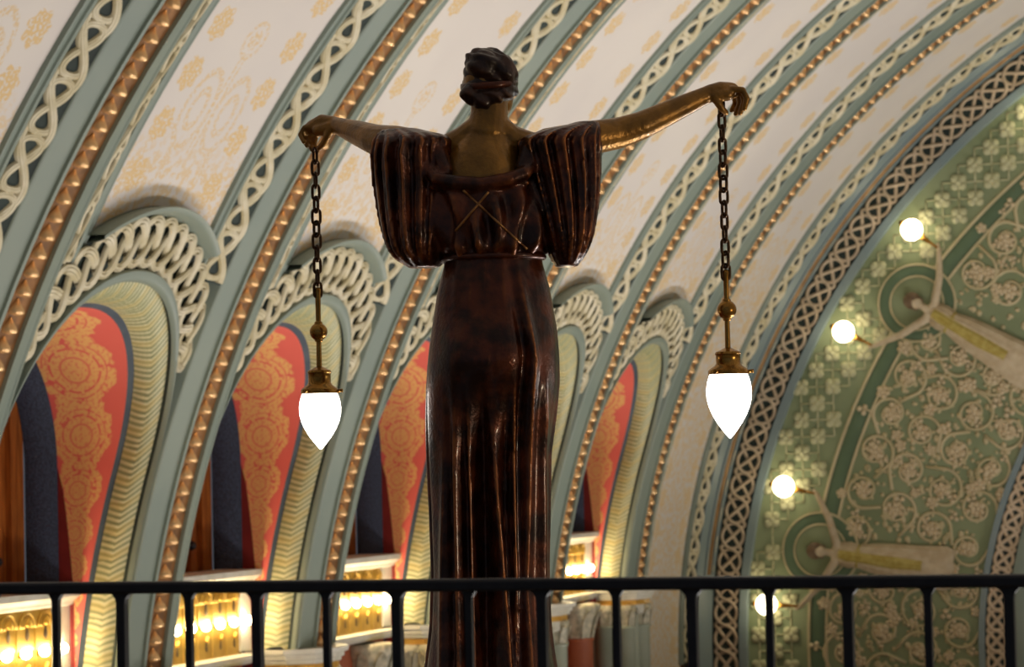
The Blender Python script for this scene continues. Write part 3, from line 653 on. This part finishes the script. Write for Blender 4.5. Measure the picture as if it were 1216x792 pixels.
# torch-bearing relief figures and their globe lamps
def remesh(mb, voxel, smooth=2):
    me = bpy.data.meshes.new('tmp'); me.from_pydata([tuple(map(float, p)) for p in mb.V], [], [tuple(map(int, q)) for q in mb.F]); me.update()
    bm = bmesh.new(); bm.from_mesh(me); bmesh.ops.recalc_face_normals(bm, faces=bm.faces); bm.to_mesh(me); bm.free()
    o = bpy.data.objects.new('tmp', me); C.objects.link(o)
    md = o.modifiers.new('r', 'REMESH'); md.mode = 'VOXEL'; md.voxel_size = voxel; md.use_smooth_shade = True
    if smooth:
        sm = o.modifiers.new('s', 'SMOOTH'); sm.factor = 0.5; sm.iterations = smooth
    dg = bpy.context.evaluated_depsgraph_get(); out = bpy.data.meshes.new_from_object(o.evaluated_get(dg)); bpy.data.objects.remove(o); return out
def from_mesh(name, me, mat, parent, **k):
    me.name = name; me.materials.clear(); me.materials.append(M[mat].m); me.shade_smooth()
    o = bpy.data.objects.new(name, me); C.objects.link(o); place(o, parent); return tag(o, **k)
fig_label = ['stone relief woman with lamps lying almost level, gown tucked behind the railing', 'stone relief woman with lamps, tilted diagonally high on the green wall', 'stone relief woman with lamps near the top of the green wall']
def ball_chain(mb, pts, rad): mb.capsule(pts, rad, 10)
for fi, a_ in enumerate(FIG):
    base = ew(7.3, a_); root = empty('relief_figure', base, label=fig_label[fi], cat='relief figure', group='torch bearers on the end wall')
    up = ew(9.1, a_) - ew(8.1, a_); up /= np.linalg.norm(up); rt = np.array([up[2], 0, -up[0]])
    c0 = ew(9.1, a_)
    def fp(x, y, h): return c0 + rt*x + up*y + np.array([0, -h, 0])      # metres from the head
    mb = MB()
    rot = np.stack([rt, np.array([0, -1.0, 0]), up], 1)
    mb.ball(fp(0, 0, 0.17), (0.088, 0.10, 0.115), 14, rot); mb.capsule([fp(0, -0.02, 0.14), fp(0, -0.20, 0.10)], [0.045, 0.055])
    mb.ball(fp(0, 0.0, 0.272), (0.012, 0.02, 0.022), 8, rot)               # nose
    mb.capsule([fp(-0.14, -0.23, 0.09), fp(0.14, -0.23, 0.09)], [0.062, 0.062]); mb.ball(fp(0, -0.36, 0.07), (0.15, 0.10, 0.20), 14, rot)
    hands = []
    for sg in (-1, 1):
        hand = ew(9.27, a_ + (-sg)*math.radians(5.2), 0.22) if False else ew(9.27, a_ - sg*math.radians(-5.2)*(1), 0.22)
        sd = 1 if (hand - c0)@rt > 0 else -1
        sh = fp(sd*0.15, -0.22, 0.10); el = (sh+hand)/2 - up*0.05 + np.array([0, -0.05, 0])
        mb.capsule([sh, el, hand], [0.062, 0.052, 0.034]); hands.append((hand, sd))
        dv = (hand-el)/np.linalg.norm(hand-el)
        for k_ in range(4):
            s0 = hand + rt*0.014*(k_-1.5)*1.0 + up*0.006; mb.capsule([s0, s0 + dv*0.045, s0 + dv*0.05 + up*0.03], [0.012, 0.011, 0.009], 8)
        mb.capsule([hand, hand + dv*0.02 - rt*sd*0.02 + up*0.03], [0.012, 0.010], 8)
    body = from_mesh('body', remesh(mb, 0.012), 'figure_stone', root)
    hb = MB(); hb.ball(fp(0, 0.05, 0.16), (0.125, 0.112, 0.125), 14, rot); hb.ball(fp(-0.06, -0.03, 0.14), (0.045, 0.06, 0.06), 10, rot); hb.ball(fp(0.06, -0.03, 0.14), (0.045, 0.06, 0.06), 10, rot)
    from_mesh('hair', remesh(hb, 0.012), 'figure_hair', root)
    P = []
    for y_, hw_, dp in ((-0.25, 0.15, 0.10), (-0.42, 0.18, 0.13), (-0.56, 0.155, 0.12), (-0.75, 0.20, 0.14), (-1.05, 0.235, 0.14), (-1.4, 0.26, 0.11), (-1.75, 0.30, 0.06), (-1.86, 0.26, 0.02)):
        P.append([fp(hw_*(1+0.05*math.cos(9*t))*math.cos(t), y_, 0.05+dp*(1+0.10*math.cos(11*t))*math.sin(t)) for t in np.linspace(0, 2*math.pi, 44, endpoint=False)])
    MB().grid(np.array(P), closed=True, cap=True).build('gown', 'figure_stone', root)
    P = []
    for y_, hw_, dp in ((-0.28, 0.09, 0.135), (-0.42, 0.12, 0.158), (-0.56, 0.11, 0.148), (-0.75, 0.12, 0.168), (-1.05, 0.14, 0.168), (-1.45, 0.10, 0.135)):
        P.append([fp(hw_*math.cos(t), y_, 0.05+dp*math.sin(t)*(1+0.05*math.cos(9*t))) for t in np.linspace(0.25, math.pi-0.25, 20)])
    MB().grid(np.array(P)).build('gold_drape', 'figure_gold', root)
    MB().tube([fp(0.15*math.cos(t), -0.55+0.01*math.sin(3*t), 0.05+0.115*math.sin(t)) for t in np.linspace(0.0, math.pi, 16)], 0.02, 6).build('sash', 'figure_gold', root)
    for hand, sd in hands:
        ah = a_ + (math.radians(5.2) if (ew(9.27, a_+math.radians(5.2), 0.22)-hand)@(ew(9.27, a_+math.radians(5.2), 0.22)-hand) < 1e-6 else -math.radians(5.2))
        upper = ah > a_
        lr = empty('globe_lamp', hand, label=('lit globe lamp in the upper hand of the ' if upper else 'lit globe lamp in the lower hand of the ') + ('level relief woman by the railing', 'diagonal relief woman on the green wall', 'topmost relief woman')[fi], cat='lamp', group='globe lamps on the end wall')
        g = ew(9.73, ah, 0.30); dv = g - hand; dv /= np.linalg.norm(dv)
        MB().tube([hand - dv*0.04, hand + dv*0.14, g - dv*0.15], [0.016, 0.022, 0.05], 10).build('stem', 'brass', lr)
        gb = MB().ball(g, 0.150, 20).build('globe', 'globe_glow', lr)
        MB().lathe((0, 0, 0), [(0.03, 0), (0.045, 0.02), (0.03, 0.045), (0.012, 0.06)], 10).build('finial', 'brass', gb).matrix_basis = Matrix.Translation(Vector(g + dv*0.145)) @ Vector((0, 0, 1)).rotation_difference(Vector(dv)).to_matrix().to_4x4()

# ------------------------------------------------------------------ balcony where the camera stands, railing
YR = 4.35; SC = YR/3.94020; ZR = CAM[2] - 0.1848*SC
slab = MB().box(-10.9, 10.9, YBACK, YR+0.25, ZR-1.30, ZR-1.08)
tag(slab.build('floor_balcony', 'floor_stone', None, False), 'stone balcony floor behind the black railing', 'floor', None, 'structure')
def rail_z(px_top): return px_top
rl = empty('balcony_railing', (0, YR, ZR-1.08), label='black iron balcony railing with square bars and a flat handrail', cat='railing')
def bar(mb, y0_, z0_, z1_, t, x0_, x1_): mb.box(x0_, x1_, y0_-t, y0_+t, z0_, z1_); return mb
def rounded_bar(x0_, x1_, yc_, z0_, z1_, ty, r=0.004):
    sec = [(-ty+r, z0_), (ty-r, z0_), (ty, z0_+r), (ty, z1_-r), (ty-r, z1_), (-ty+r, z1_), (-ty, z1_-r), (-ty, z0_+r)]
    return MB().grid(np.array([[(x, yc_+q, z) for q, z in sec] for x in (x0_, x1_)]), closed=True, cap=True)
X0B = CAM[0] + (-2.09661)*SC; DXB = 0.115711*SC
flat_by_angle(rounded_bar(X0B-1.4, X0B+DXB*13+1.6, YR, ZR-0.012, ZR+0.008, 0.022).build('top_rail', 'iron_black', rl, False), 60)
rounded_bar(X0B-1.4, X0B+DXB*13+1.6, YR, ZR-0.98, ZR-0.955, 0.018).build('bottom_rail', 'iron_black', rl, False)
for i in range(-10, 25):
    x = X0B + i*DXB
    if not (X0B-1.3 < x < X0B+DXB*13+1.5): continue
    h = 0.0080 if i % 2 else 0.0060
    P = []
    for z, g in ((ZR-0.958, h), (ZR-0.030, h), (ZR-0.022, h*1.15), (ZR-0.016, h*1.7), (ZR-0.0115, h*2.3)):
        P.append([(x-g, YR-h, z), (x+g, YR-h, z), (x+g, YR+h, z), (x-g, YR+h, z)])
    MB().grid(np.array(P), closed=True, cap=True).build('baluster', 'iron_black', rl, False)
for x in (X0B-1.38, X0B+DXB*13+1.58):
    MB().box(x-0.02, x+0.02, YR-0.02, YR+0.02, ZR-1.08, ZR+0.03).build('post', 'iron_black', rl, False)

# ------------------------------------------------------------------ statue (seen from behind)
fh = np.array([-math.sin(YAW), math.cos(YAW), 0.0]); D0 = 7.93
def S(px, py, dep=0.0):
    d_ = rx*(px-608)/FPX + dn*(py-396)/FPX + fw
    return CAM + d_*((D0+dep)/(d_@fh))
PXM = D0/FPX
zbase = S(585, 832)[2]; cb = S(582, 832)
st = empty('lamp_statue', (cb[0], cb[1], zbase), label='bronze statue of a woman in a draped gown, back turned, arms holding two hanging lamps', cat='statue')
ped = empty('statue_pedestal', (cb[0], cb[1], 0), label='stone pedestal column carrying the bronze woman', cat='pedestal')
MB().lathe((cb[0], cb[1], 0), [(0.55, 0.0), (0.55, 0.5), (0.45, 0.6), (0.40, 0.7), (0.38, zbase-0.35), (0.42, zbase-0.28), (0.42, zbase-0.12), (0.40, zbase-0.10)], 8).build('drum', 'pedestal_stone', ped, False)
MB().lathe((cb[0], cb[1], 0), [(0.40, zbase-0.10), (0.46, zbase-0.06), (0.46, zbase-0.002)], 8).build('cap', 'pedestal_stone', ped, False)

def loft(rings, fold=None, n=96, dratio=0.7, deps=None):
    """rings: (py, left px, right px[, depth ratio[, dep]]) -> closed loft; theta -90 deg faces the camera"""
    P = []; th_ = np.linspace(0, 2*math.pi, n, endpoint=False)
    for rg in rings:
        py, l, r = rg[:3]; dr = rg[3] if len(rg) > 3 else dratio; dp = rg[4] if len(rg) > 4 else 0.0
        A, B = S(l, py, dp), S(r, py, dp); c = (A+B)/2; a_ = np.linalg.norm(B-A)/2; z = c[2]
        f_ = fold(th_, py) if fold is not None else 0.0
        q = c + np.outer(a_*np.cos(th_), r0) + np.outer(a_*dr*np.sin(th_), fh) + (np.outer(np.cos(th_), r0) + np.outer(np.sin(th_), fh))*np.asarray(f_).reshape(-1, 1)
        q[:, 2] = z; P.append(q)
    return np.array(P)
def dense(rings, step):
    rings = np.array([list(r) + [0.7, 0.0][len(r)-3:] for r in rings], float); py = np.arange(rings[0, 0], rings[-1, 0]+0.01, step if rings[-1, 0] > rings[0, 0] else -step)
    # smooth monotone-ish interpolation
    out = np.stack([py] + [np.interp(py, rings[:, 0], rings[:, k]) for k in range(1, rings.shape[1])], 1)
    for k in range(1, out.shape[1]):
        kk = np.ones(5)/5; pad = np.concatenate([[out[0, k]]*2, out[:, k], [out[-1, k]]*2]); out[:, k] = np.convolve(pad, kk, 'valid')
    return out
skirt = dense([(302, 530, 642, 0.72), (312, 528, 644, 0.72), (345, 519, 653, 0.74), (395, 512, 661, 0.80), (428, 508, 663, 0.82), (455, 507, 663, 0.80), (493, 507, 659, 0.74), (539, 509, 652, 0.70), (600, 512, 651, 0.70), (680, 515, 649, 0.72), (745, 513, 652, 0.78), (790, 507, 658, 0.86), (832, 498, 668, 0.92)], 4)
sk_l = lambda py: np.interp(py, skirt[:, 0], skirt[:, 1]); sk_r = lambda py: np.interp(py, skirt[:, 0], skirt[:, 2])
RID = [  # (px by height), start, full, amplitude m, width px, sharp
    ([(440, 530), (600, 530), (830, 528)], 470, 640, 0.018, 5),
    ([(440, 541), (600, 545), (830, 550)], 440, 560, 0.026, 5),
    ([(440, 556), (600, 560), (830, 566)], 450, 560, 0.022, 4),
    ([(440, 576), (520, 585), (600, 590), (700, 598), (830, 610)], 470, 590, 0.042, 6),
    ([(440, 610), (600, 611), (830, 616)], 450, 520, 0.020, 4),
    ([(306, 612), (430, 629), (540, 624), (700, 621), (830, 628)], 300, 400, 0.030, 6),
    ([(440, 647), (540, 640), (830, 642)], 430, 500, 0.024, 6),
    ([(306, 545), (400, 540)], 290, 310, 0.005, 4), ([(306, 562), (400, 557)], 290, 310, 0.005, 4), ([(306, 578), (400, 573)], 290, 310, 0.006, 3.5), ([(306, 596), (400, 600)], 290, 310, 0.005, 4)]
VAL = [([(430, 572), (600, 574), (830, 578)], 440, 560, -0.060, 9), ([(430, 604), (600, 603), (830, 612)], 450, 560, -0.040, 6), ([(430, 550), (830, 556)], 470, 600, -0.030, 5),
       ([(430, 535), (830, 538)], 480, 600, -0.022, 4), ([(306, 606), (430, 622), (540, 617), (830, 620)], 310, 430, -0.032, 5), ([(430, 585.5), (480, 585.5)], 400, 430, -0.010, 3)]
def skirt_fold(t, py):
    l, r = sk_l(py), sk_r(py); c, a_ = (l+r)/2, (r-l)/2; px = c + a_*np.cos(t); back = np.sin(t) < 0
    f_ = np.zeros_like(t)
    for pts, s0, s1, am, wd_ in RID + VAL:
        pts = np.array(pts, float); x = np.interp(py, pts[:, 0], pts[:, 1]); amp = am*np.clip((py-s0)/(s1-s0), 0, 1)
        if pts[-1, 0] < 500: amp *= np.clip((pts[-1, 0]-py)/60, 0, 1)
        d_ = np.abs(px-x)/wd_
        f_ = f_ + np.where(back, amp*np.exp(-d_**1.6), 0)
    # buttocks: soft pair of swells
    for bx in (553, 600): f_ = f_ + np.where(back, 0.030*np.exp(-((px-bx)/26)**2 - ((py-425)/38)**2), 0)
    front = 0.5+0.5*np.tanh(np.sin(t)*6); f_ = f_ + front*0.016*np.clip((py-330)/200, 0, 1)*np.cos(13*t)
    return f_
gown = MB(); gown.grid(loft(skirt, skirt_fold, 220), closed=True, cap=True)
def bod_fold(t, py):
    px = 585 + 62*np.cos(t); b = np.sin(t) < 0
    return np.where(b, 0.011*np.cos(px/3.3 + py*0.035)*np.clip((py-225)/30, 0, 1) + 0.009*np.cos(px/5.1 - py*0.06), 0.006*np.cos(11*t))
bod = dense([(205, 508, 645, 0.55, 0.03), (215, 500, 652, 0.60, 0.02), (235, 503, 655, 0.66, 0.01), (262, 512, 655, 0.70), (285, 520, 653, 0.76), (297, 523, 651, 0.80), (304, 530, 645, 0.76), (308, 534, 640, 0.7)], 3)
gown.grid(loft(bod, bod_fold, 140), closed=True, cap=True)
# sleeves: hanging drapery along each arm (axis tilted away from the camera with the arm)
def sleeve(rings, ax, thick, fold_k, amp, n=120):
    P = []; t = np.linspace(0, 2*math.pi, n, endpoint=False)
    for py, l, r, dp, tk in rings:
        # plan ellipse: long axis direction ax (unit in r0/fh plane)
        A, B = S(l, py, dp), S(r, py, dp); c = (A+B)/2; a_ = np.linalg.norm(B-A)/2/abs(ax[0])
        u_ = ax[0]*r0 + ax[1]*fh; v_ = -ax[1]*r0 + ax[0]*fh
        f_ = 1 + amp*np.cos(fold_k*t + py*0.010 + 1.2*np.sin(2*t)) + amp*0.7*np.cos((fold_k*2-3)*t + 1.0 + py*0.012)
        q = c + np.outer(a_*np.cos(t)*(1 + 0.15*(f_-1)), u_) + np.outer(tk*np.sin(t)*f_, v_); q[:, 2] = c[2]; P.append(q)
    return np.array(P)
def dense5(r, step=4):
    r = np.array(r, float); py = np.arange(r[0, 0], r[-1, 0]+0.01, step); o = np.stack([py]+[np.interp(py, r[:, 0], r[:, k]) for k in range(1, 5)], 1)
    for k in range(1, 5):
        pad = np.concatenate([[o[0, k]], o[:, k], [o[-1, k]]]); o[:, k] = np.convolve(pad, np.ones(3)/3, 'valid')
    return o
SLL = dense5([(154, 456, 486, 0.08, 0.035), (160, 450, 520, 0.05, 0.075), (168, 449, 534, 0.035, 0.095), (185, 450, 532, 0.04, 0.105), (215, 452, 535, 0.05, 0.105), (250, 457, 532, 0.04, 0.10), (280, 463, 530, 0.03, 0.095), (300, 470, 527, 0.03, 0.085), (312, 480, 523, 0.03, 0.065), (319, 494, 515, 0.03, 0.03)])
gown.grid(sleeve(SLL, (0.80, -0.60), 0, 16, 0.15), closed=True, cap=True)
SLR = dense5([(145, 690, 710, 0.03, 0.03), (150, 664, 713, 0.02, 0.06), (158, 630, 713.5, 0.01, 0.085), (168, 611, 713.5, 0.0, 0.095), (185, 616, 713, 0.01, 0.10), (215, 625, 712, 0.02, 0.105), (250, 636, 709, 0.01, 0.10), (280, 645, 704, 0.0, 0.095), (300, 652, 697, 0.0, 0.08), (313, 658, 688, 0.0, 0.06), (320, 666, 680, 0.0, 0.03)])
gown.grid(sleeve(SLR, (0.975, 0.22), 0, 16, 0.15), closed=True, cap=True)
# shoulder folds gathered over the upper back, and the cowl edge below the bare neck
for pts, rad in (([(462, 166, 0.03), (498, 172, -0.015), (522, 182, -0.04), (528, 202, -0.065)], [0.024, 0.026, 0.028, 0.024]), ([(700, 156, 0.0), (655, 165, -0.02), (628, 175, -0.04), (622, 198, -0.065)], [0.022, 0.026, 0.028, 0.024])):
    gown.capsule([S(*p) for p in pts], rad)
gown.capsule([S(508, 200, -0.055), S(518, 212, -0.082), S(540, 217, -0.098), S(572, 219, -0.104), S(604, 213, -0.10), S(624, 205, -0.086), S(634, 194, -0.06)], [0.016, 0.020, 0.022, 0.022, 0.022, 0.020, 0.016])
gown.capsule([S(514, 222, -0.07), S(545, 226, -0.09), S(580, 225, -0.092), S(625, 217, -0.082)], [0.009, 0.011, 0.011, 0.009])
gown_me = remesh(gown, 0.0055, 2); gown_o = from_mesh('gown', gown_me, 'gown_bronze', st)
bvh = BVHTree.FromPolygons([v.co.copy() for v in gown_me.vertices], [p.vertices for p in gown_me.polygons])
def onback(px, py, off):
    d_ = S(px, py) - CAM; d_ /= np.linalg.norm(d_); h = bvh.ray_cast(Vector(CAM), Vector(d_))
    p = np.array(h[0]) if h[0] is not None else S(px, py, -0.1)
    return p - d_*off
for a_, b_ in (((550, 226), (626, 296)), ((580, 228), (541, 274))):
    q = [onback(a_[0]+(b_[0]-a_[0])*t, a_[1]+(b_[1]-a_[1])*t, 0.002) for t in np.linspace(0, 1, 24)]
    MB().tube(q, 0.0038, 8).build('cord', 'cord_bronze', gown_o)
bt = loft([(303, 526, 647, 0.76), (305, 524, 649, 0.77), (308, 524, 649, 0.77), (310, 526, 647, 0.76)], None, 64)
MB().grid(bt, closed=True, cap=True).build('belt', 'gown_bronze', gown_o)

# bare skin: back, neck, head with face, arms and hands in one surface
sk = MB()
sk.grid(loft(dense([(150, 556, 604, 0.8, 0.0), (165, 545, 608, 0.8, 0.0), (178, 536, 612, 0.85, 0.0), (195, 526, 620, 0.82, 0.0), (220, 520, 626, 0.8, 0.0), (250, 525, 630, 0.7, 0.0)], 4), None, 60), closed=True, cap=True)
sk.capsule([S(581, 112, 0.0), S(581, 135, 0.0), S(579, 158, 0.0)], [0.052, 0.054, 0.064], 20)
for sd, pts in ((-1, [(575, 150, 0.0), (552, 168, 0.01), (520, 184, 0.04)]), (1, [(586, 150, 0.0), (606, 167, 0.01), (645, 180, 0.04)])):
    sk.capsule([S(*p) for p in pts], [0.045, 0.046, 0.044], 14)
# head: skull, jaw, face turned with the statue (towards the hall)
gz = math.radians(18.6) + 0.10; face = fh*math.cos(gz) + r0*math.sin(gz); fr = np.cross(face, [0, 0, 1.0]); fr /= np.linalg.norm(fr)
HC = S(581, 96, 0.03)
rotf = np.stack([fr, face, np.array([0, 0, 1.0])], 1)
def hp(x, y, z): return HC + fr*x + face*y + np.array([0, 0, z])
sk.ball(HC, (0.073, 0.088, 0.092), 24, rotf); sk.ball(hp(0, 0.038, -0.052), (0.052, 0.055, 0.060), 18, rotf); sk.ball(hp(0, 0.070, -0.093), (0.022, 0.02, 0.018), 12, rotf)
sk.capsule([hp(0, 0.084, 0.008), hp(0, 0.104, -0.030)], [0.009, 0.012], 10); sk.ball(hp(0, 0.092, -0.060), (0.020, 0.012, 0.006), 10, rotf); sk.ball(hp(0, 0.089, -0.069), (0.018, 0.012, 0.006), 10, rotf)
for sd in (-1, 1):
    sk.capsule([hp(sd*0.012, 0.086, 0.022), hp(sd*0.045, 0.070, 0.024)], [0.008, 0.007], 8); sk.ball(hp(sd*0.028, 0.080, 0.006), (0.013, 0.009, 0.007), 10, rotf)
    sk.ball(hp(sd*0.074, -0.002, -0.012), (0.010, 0.018, 0.030), 12, rotf); sk.ball(hp(sd*0.038, 0.062, -0.030), (0.024, 0.022, 0.022), 12, rotf)
# arms
WL = (397, 148, 0.42); WR = (843, 111, 0.16)
sk.capsule([S(505, 178, 0.06), S(470, 170, 0.14), S(446, 166, 0.22), S(425, 158, 0.31), S(*WL)], [0.056, 0.052, 0.046, 0.038, 0.024], 18)
sk.capsule([S(650, 175, 0.03), S(700, 164, 0.05), S(735, 158, 0.08), S(762, 149, 0.09), S(800, 131, 0.125), S(*WR)], [0.056, 0.050, 0.046, 0.0415, 0.035, 0.0255], 18)
# hands: palm, four fingers and a thumb closing on the chain
def finger(pts, r): sk.capsule([S(*p) for p in pts], r, 10)
sk.capsule([S(*WL), S(383, 147, 0.445), S(372, 152, 0.46)], [0.026, 0.030, 0.026], 14); sk.capsule([S(392, 152, 0.41), S(378, 155, 0.43)], [0.022, 0.020], 12)
finger([(372, 150, 0.44), (362, 152, 0.455), (357, 160, 0.455), (361, 168, 0.44)], [0.0115, 0.011, 0.010, 0.0085])
finger([(373, 151, 0.46), (364, 153, 0.475), (360, 163, 0.475), (365, 173, 0.465)], [0.0115, 0.011, 0.010, 0.0085])
finger([(376, 153, 0.475), (369, 157, 0.49), (366, 168, 0.49), (371, 178, 0.48)], [0.0115, 0.011, 0.010, 0.0085])
finger([(381, 155, 0.48), (375, 161, 0.495), (373, 171, 0.495), (377, 180, 0.485)], [0.0105, 0.010, 0.009, 0.008])
finger([(392, 153, 0.40), (388, 163, 0.405), (384, 171, 0.42), (379, 176, 0.435)], [0.0135, 0.012, 0.0105, 0.009])
sk.capsule([S(*WR), S(856, 109, 0.17), S(868, 108, 0.18)], [0.027, 0.031, 0.026], 14); sk.capsule([S(848, 114, 0.15), S(864, 112, 0.155)], [0.020, 0.020], 12)
finger([(870, 106, 0.15), (882, 107, 0.15), (887, 117, 0.15), (884, 129, 0.155)], [0.0115, 0.011, 0.010, 0.0085])
finger([(870, 107, 0.17), (881, 109, 0.175), (884, 121, 0.175), (879, 134, 0.175)], [0.0115, 0.011, 0.010, 0.0085])
finger([(868, 108, 0.19), (877, 111, 0.20), (879, 123, 0.20), (874, 135, 0.195)], [0.0115, 0.011, 0.010, 0.0085])
finger([(865, 109, 0.205), (872, 113, 0.22), (873, 123, 0.22), (869, 131, 0.21)], [0.0105, 0.010, 0.009, 0.008])
finger([(848, 114, 0.145), (853, 123, 0.145), (858, 130, 0.15), (862, 134, 0.16)], [0.0135, 0.012, 0.0105, 0.009])
from_mesh('body', remesh(sk, 0.0036, 3), 'skin_bronze', st)
# hair: wavy cap, upswept knot and nape roll
hb = MB()
for px, py, dp, r_ in ((582, 92, 0.015, (0.078, 0.080, 0.084)), (574, 78, -0.035, (0.052, 0.045, 0.045)), (565, 72, -0.02, (0.036, 0.035, 0.034)), (596, 84, -0.03, (0.040, 0.040, 0.045)), (604, 95, -0.015, (0.024, 0.045, 0.050)),
                       (560, 112, -0.035, (0.030, 0.036, 0.036)), (572, 119, -0.045, (0.034, 0.030, 0.030)), (585, 114, -0.05, (0.034, 0.028, 0.026)), (599, 108, -0.035, (0.030, 0.032, 0.030)), (606, 107, 0.0, (0.018, 0.030, 0.026))):
    hb.ball(S(px, py, dp), r_, 18, rotf)
hair_me = remesh(hb, 0.0045, 2)
for v_ in hair_me.vertices:
    c_ = v_.co; q = c_*26; wv_ = noise.noise(Vector((q.x, q.y, q.z)))
    ridge = math.sin(c_.z*150 + 5*noise.noise(c_*14) + (c_.x+c_.y)*70)
    dv = (c_ - Vector(HC)).normalized(); v_.co = c_ + dv*(0.0035*ridge + 0.007*wv_)
hair_o = from_mesh('hair', hair_me, 'hair_bronze', st)
t = np.linspace(0, 2*math.pi, 48); tilt = np.array([0, 0, 1.0])
ctr = S(581, 101, 0.012)
band = np.array([[ctr + r0*(rr_*0.0815*math.cos(q)) + fh*(rr_*0.092*math.sin(q)) + tilt*(dz + 0.012*math.sin(q) + 0.004*math.cos(q)) for q in t] for rr_, dz in ((0.97, -0.010), (1.02, -0.008), (1.03, 0.0), (1.02, 0.008), (0.97, 0.010))])
MB().grid(band.transpose(1, 0, 2)).build('headband', 'gown_bronze', hair_o)
# low bronze plinth under the gown's hem
MB().lathe((cb[0], cb[1], 0), [(0.33, zbase-0.001), (0.33, zbase+0.012), (0.30, zbase+0.02)], 28).build('plinth', 'gown_bronze', st)

# ------------------------------------------------------------------ hanging lamps
def link_mesh(Lh, Wh, r):
    mb = MB(); pts = []
    for q in np.linspace(0, 2*math.pi, 20, endpoint=False): pts.append((Wh*math.cos(q), 0, (Lh-Wh)*np.sign(math.sin(q))*(1 if abs(math.sin(q)) > 0.3 else abs(math.sin(q))/0.3) + Wh*math.sin(q)))
    P = np.array(pts); n = len(P); T = np.roll(P, -1, 0) - np.roll(P, 1, 0); T /= np.linalg.norm(T, axis=1)[:, None]; B = np.array([0, 1.0, 0]); rows = []
    for i in range(n):
        A = np.cross(T[i], B); rows.append([P[i] + r*(math.cos(t_)*A + math.sin(t_)*B) for t_ in np.linspace(0, 2*math.pi, 8, endpoint=False)])
    rows.append(rows[0]); mb.grid(np.array(rows), closed=True)
    me = bpy.data.meshes.new('chain_link'); me.from_pydata(mb.V, [], mb.F); me.materials.append(M['chain_bronze'].m); me.shade_smooth(); return me
LINK = link_mesh(0.0235, 0.0125, 0.0046)
def lamp(x_top, y_top, y_link, y_ball, y_cap, y_glass, y_tip, dep, label, sc):
    top = S(x_top, y_top, dep); zz = lambda py: S(x_top, py, dep)[2]; c = np.array([top[0], top[1], 0.0])
    root = empty('hanging_lamp', (top[0], top[1], zz(y_tip)), label=label, cat='lamp', group='lamps hung from the statue')
    z = top[2]; i = 0; zl = zz(y_link)
    while z > zl + 0.01:
        mw = Matrix.Translation((top[0], top[1], z-0.0235)) @ Matrix.Rotation(YAW + (0.5 if i % 2 else 0.5+math.pi/2) + 0.25*math.sin(i*2.3), 4, 'Z')
        inst('chain_link', LINK, mw, root); z -= 0.0372; i += 1
    zl = z + 0.010
    MB().lathe(c, [(0.006, zl+0.012), (0.010, zl+0.004), (0.0085, zl-0.01), (0.0075, zz(y_ball)), (0.0085, zz(y_cap)+0.005), (0.0085, zz(y_cap)-0.01)], 12).build('rod', 'brass', root)
    zb = zz(y_ball); r = 0.0285*sc; MB().lathe(c, [(0.011, zb+r*1.12), (0.013, zb+r*0.95)] + [(r*math.cos(t_), zb+r*math.sin(t_)) for t_ in np.linspace(1.15, -1.15, 14)] + [(0.013, zb-r*0.95), (0.011, zb-r*1.12)], 24).build('ball', 'brass', root)
    z0_, z1_ = zz(y_glass), zz(y_cap); h = z1_-z0_
    cap_o = flat_by_angle(MB().lathe(c, [(0.010, z1_+0.012), (0.022*sc, z1_+0.006), (0.036*sc, z1_), (0.039*sc, z1_-h*0.10), (0.036*sc, z1_-h*0.16), (0.036*sc, z1_-h*0.55), (0.041*sc, z1_-h*0.66), (0.056*sc, z1_-h*0.82), (0.060*sc, z1_-h*0.90), (0.060*sc, z0_-0.004), (0.052*sc, z0_-0.005)], 28).build('cap', 'brass', root), 40)
    for q in range(3):
        t_ = q*2.094 - 0.1 + YAW; MB().tube([(c[0]+0.055*sc*math.cos(t_), c[1]+0.055*sc*math.sin(t_), z0_+0.004), (c[0]+0.074*sc*math.cos(t_), c[1]+0.074*sc*math.sin(t_), z0_+0.004)], [0.004, 0.006], 8).build('thumb_screw', 'brass', cap_o)
    zt = zz(y_tip); H = z0_-zt; g = []
    for t_, r_ in ((0.0, 0.050), (0.06, 0.0575), (0.16, 0.0635), (0.28, 0.0665), (0.40, 0.0655), (0.52, 0.0600), (0.64, 0.0505), (0.76, 0.0375), (0.87, 0.0225), (0.95, 0.0105), (0.985, 0.0045), (1.0, 0.001)):
        g.append((r_*sc, z0_+0.003-H*t_))
    MB().lathe(c, g, 36).build('glass_shade', 'shade_glow', root)
    return root
lamp(374, 176, 352, 394, 440, 466, 535, 0.46, 'lit teardrop lamp hanging on a chain from the statue\'s foreshortened left hand', 0.955)
lamp(856.5, 119, 322, 368, 418, 443, 522, 0.17, 'lit teardrop lamp hanging on a chain from the statue\'s outstretched right hand', 1.0)
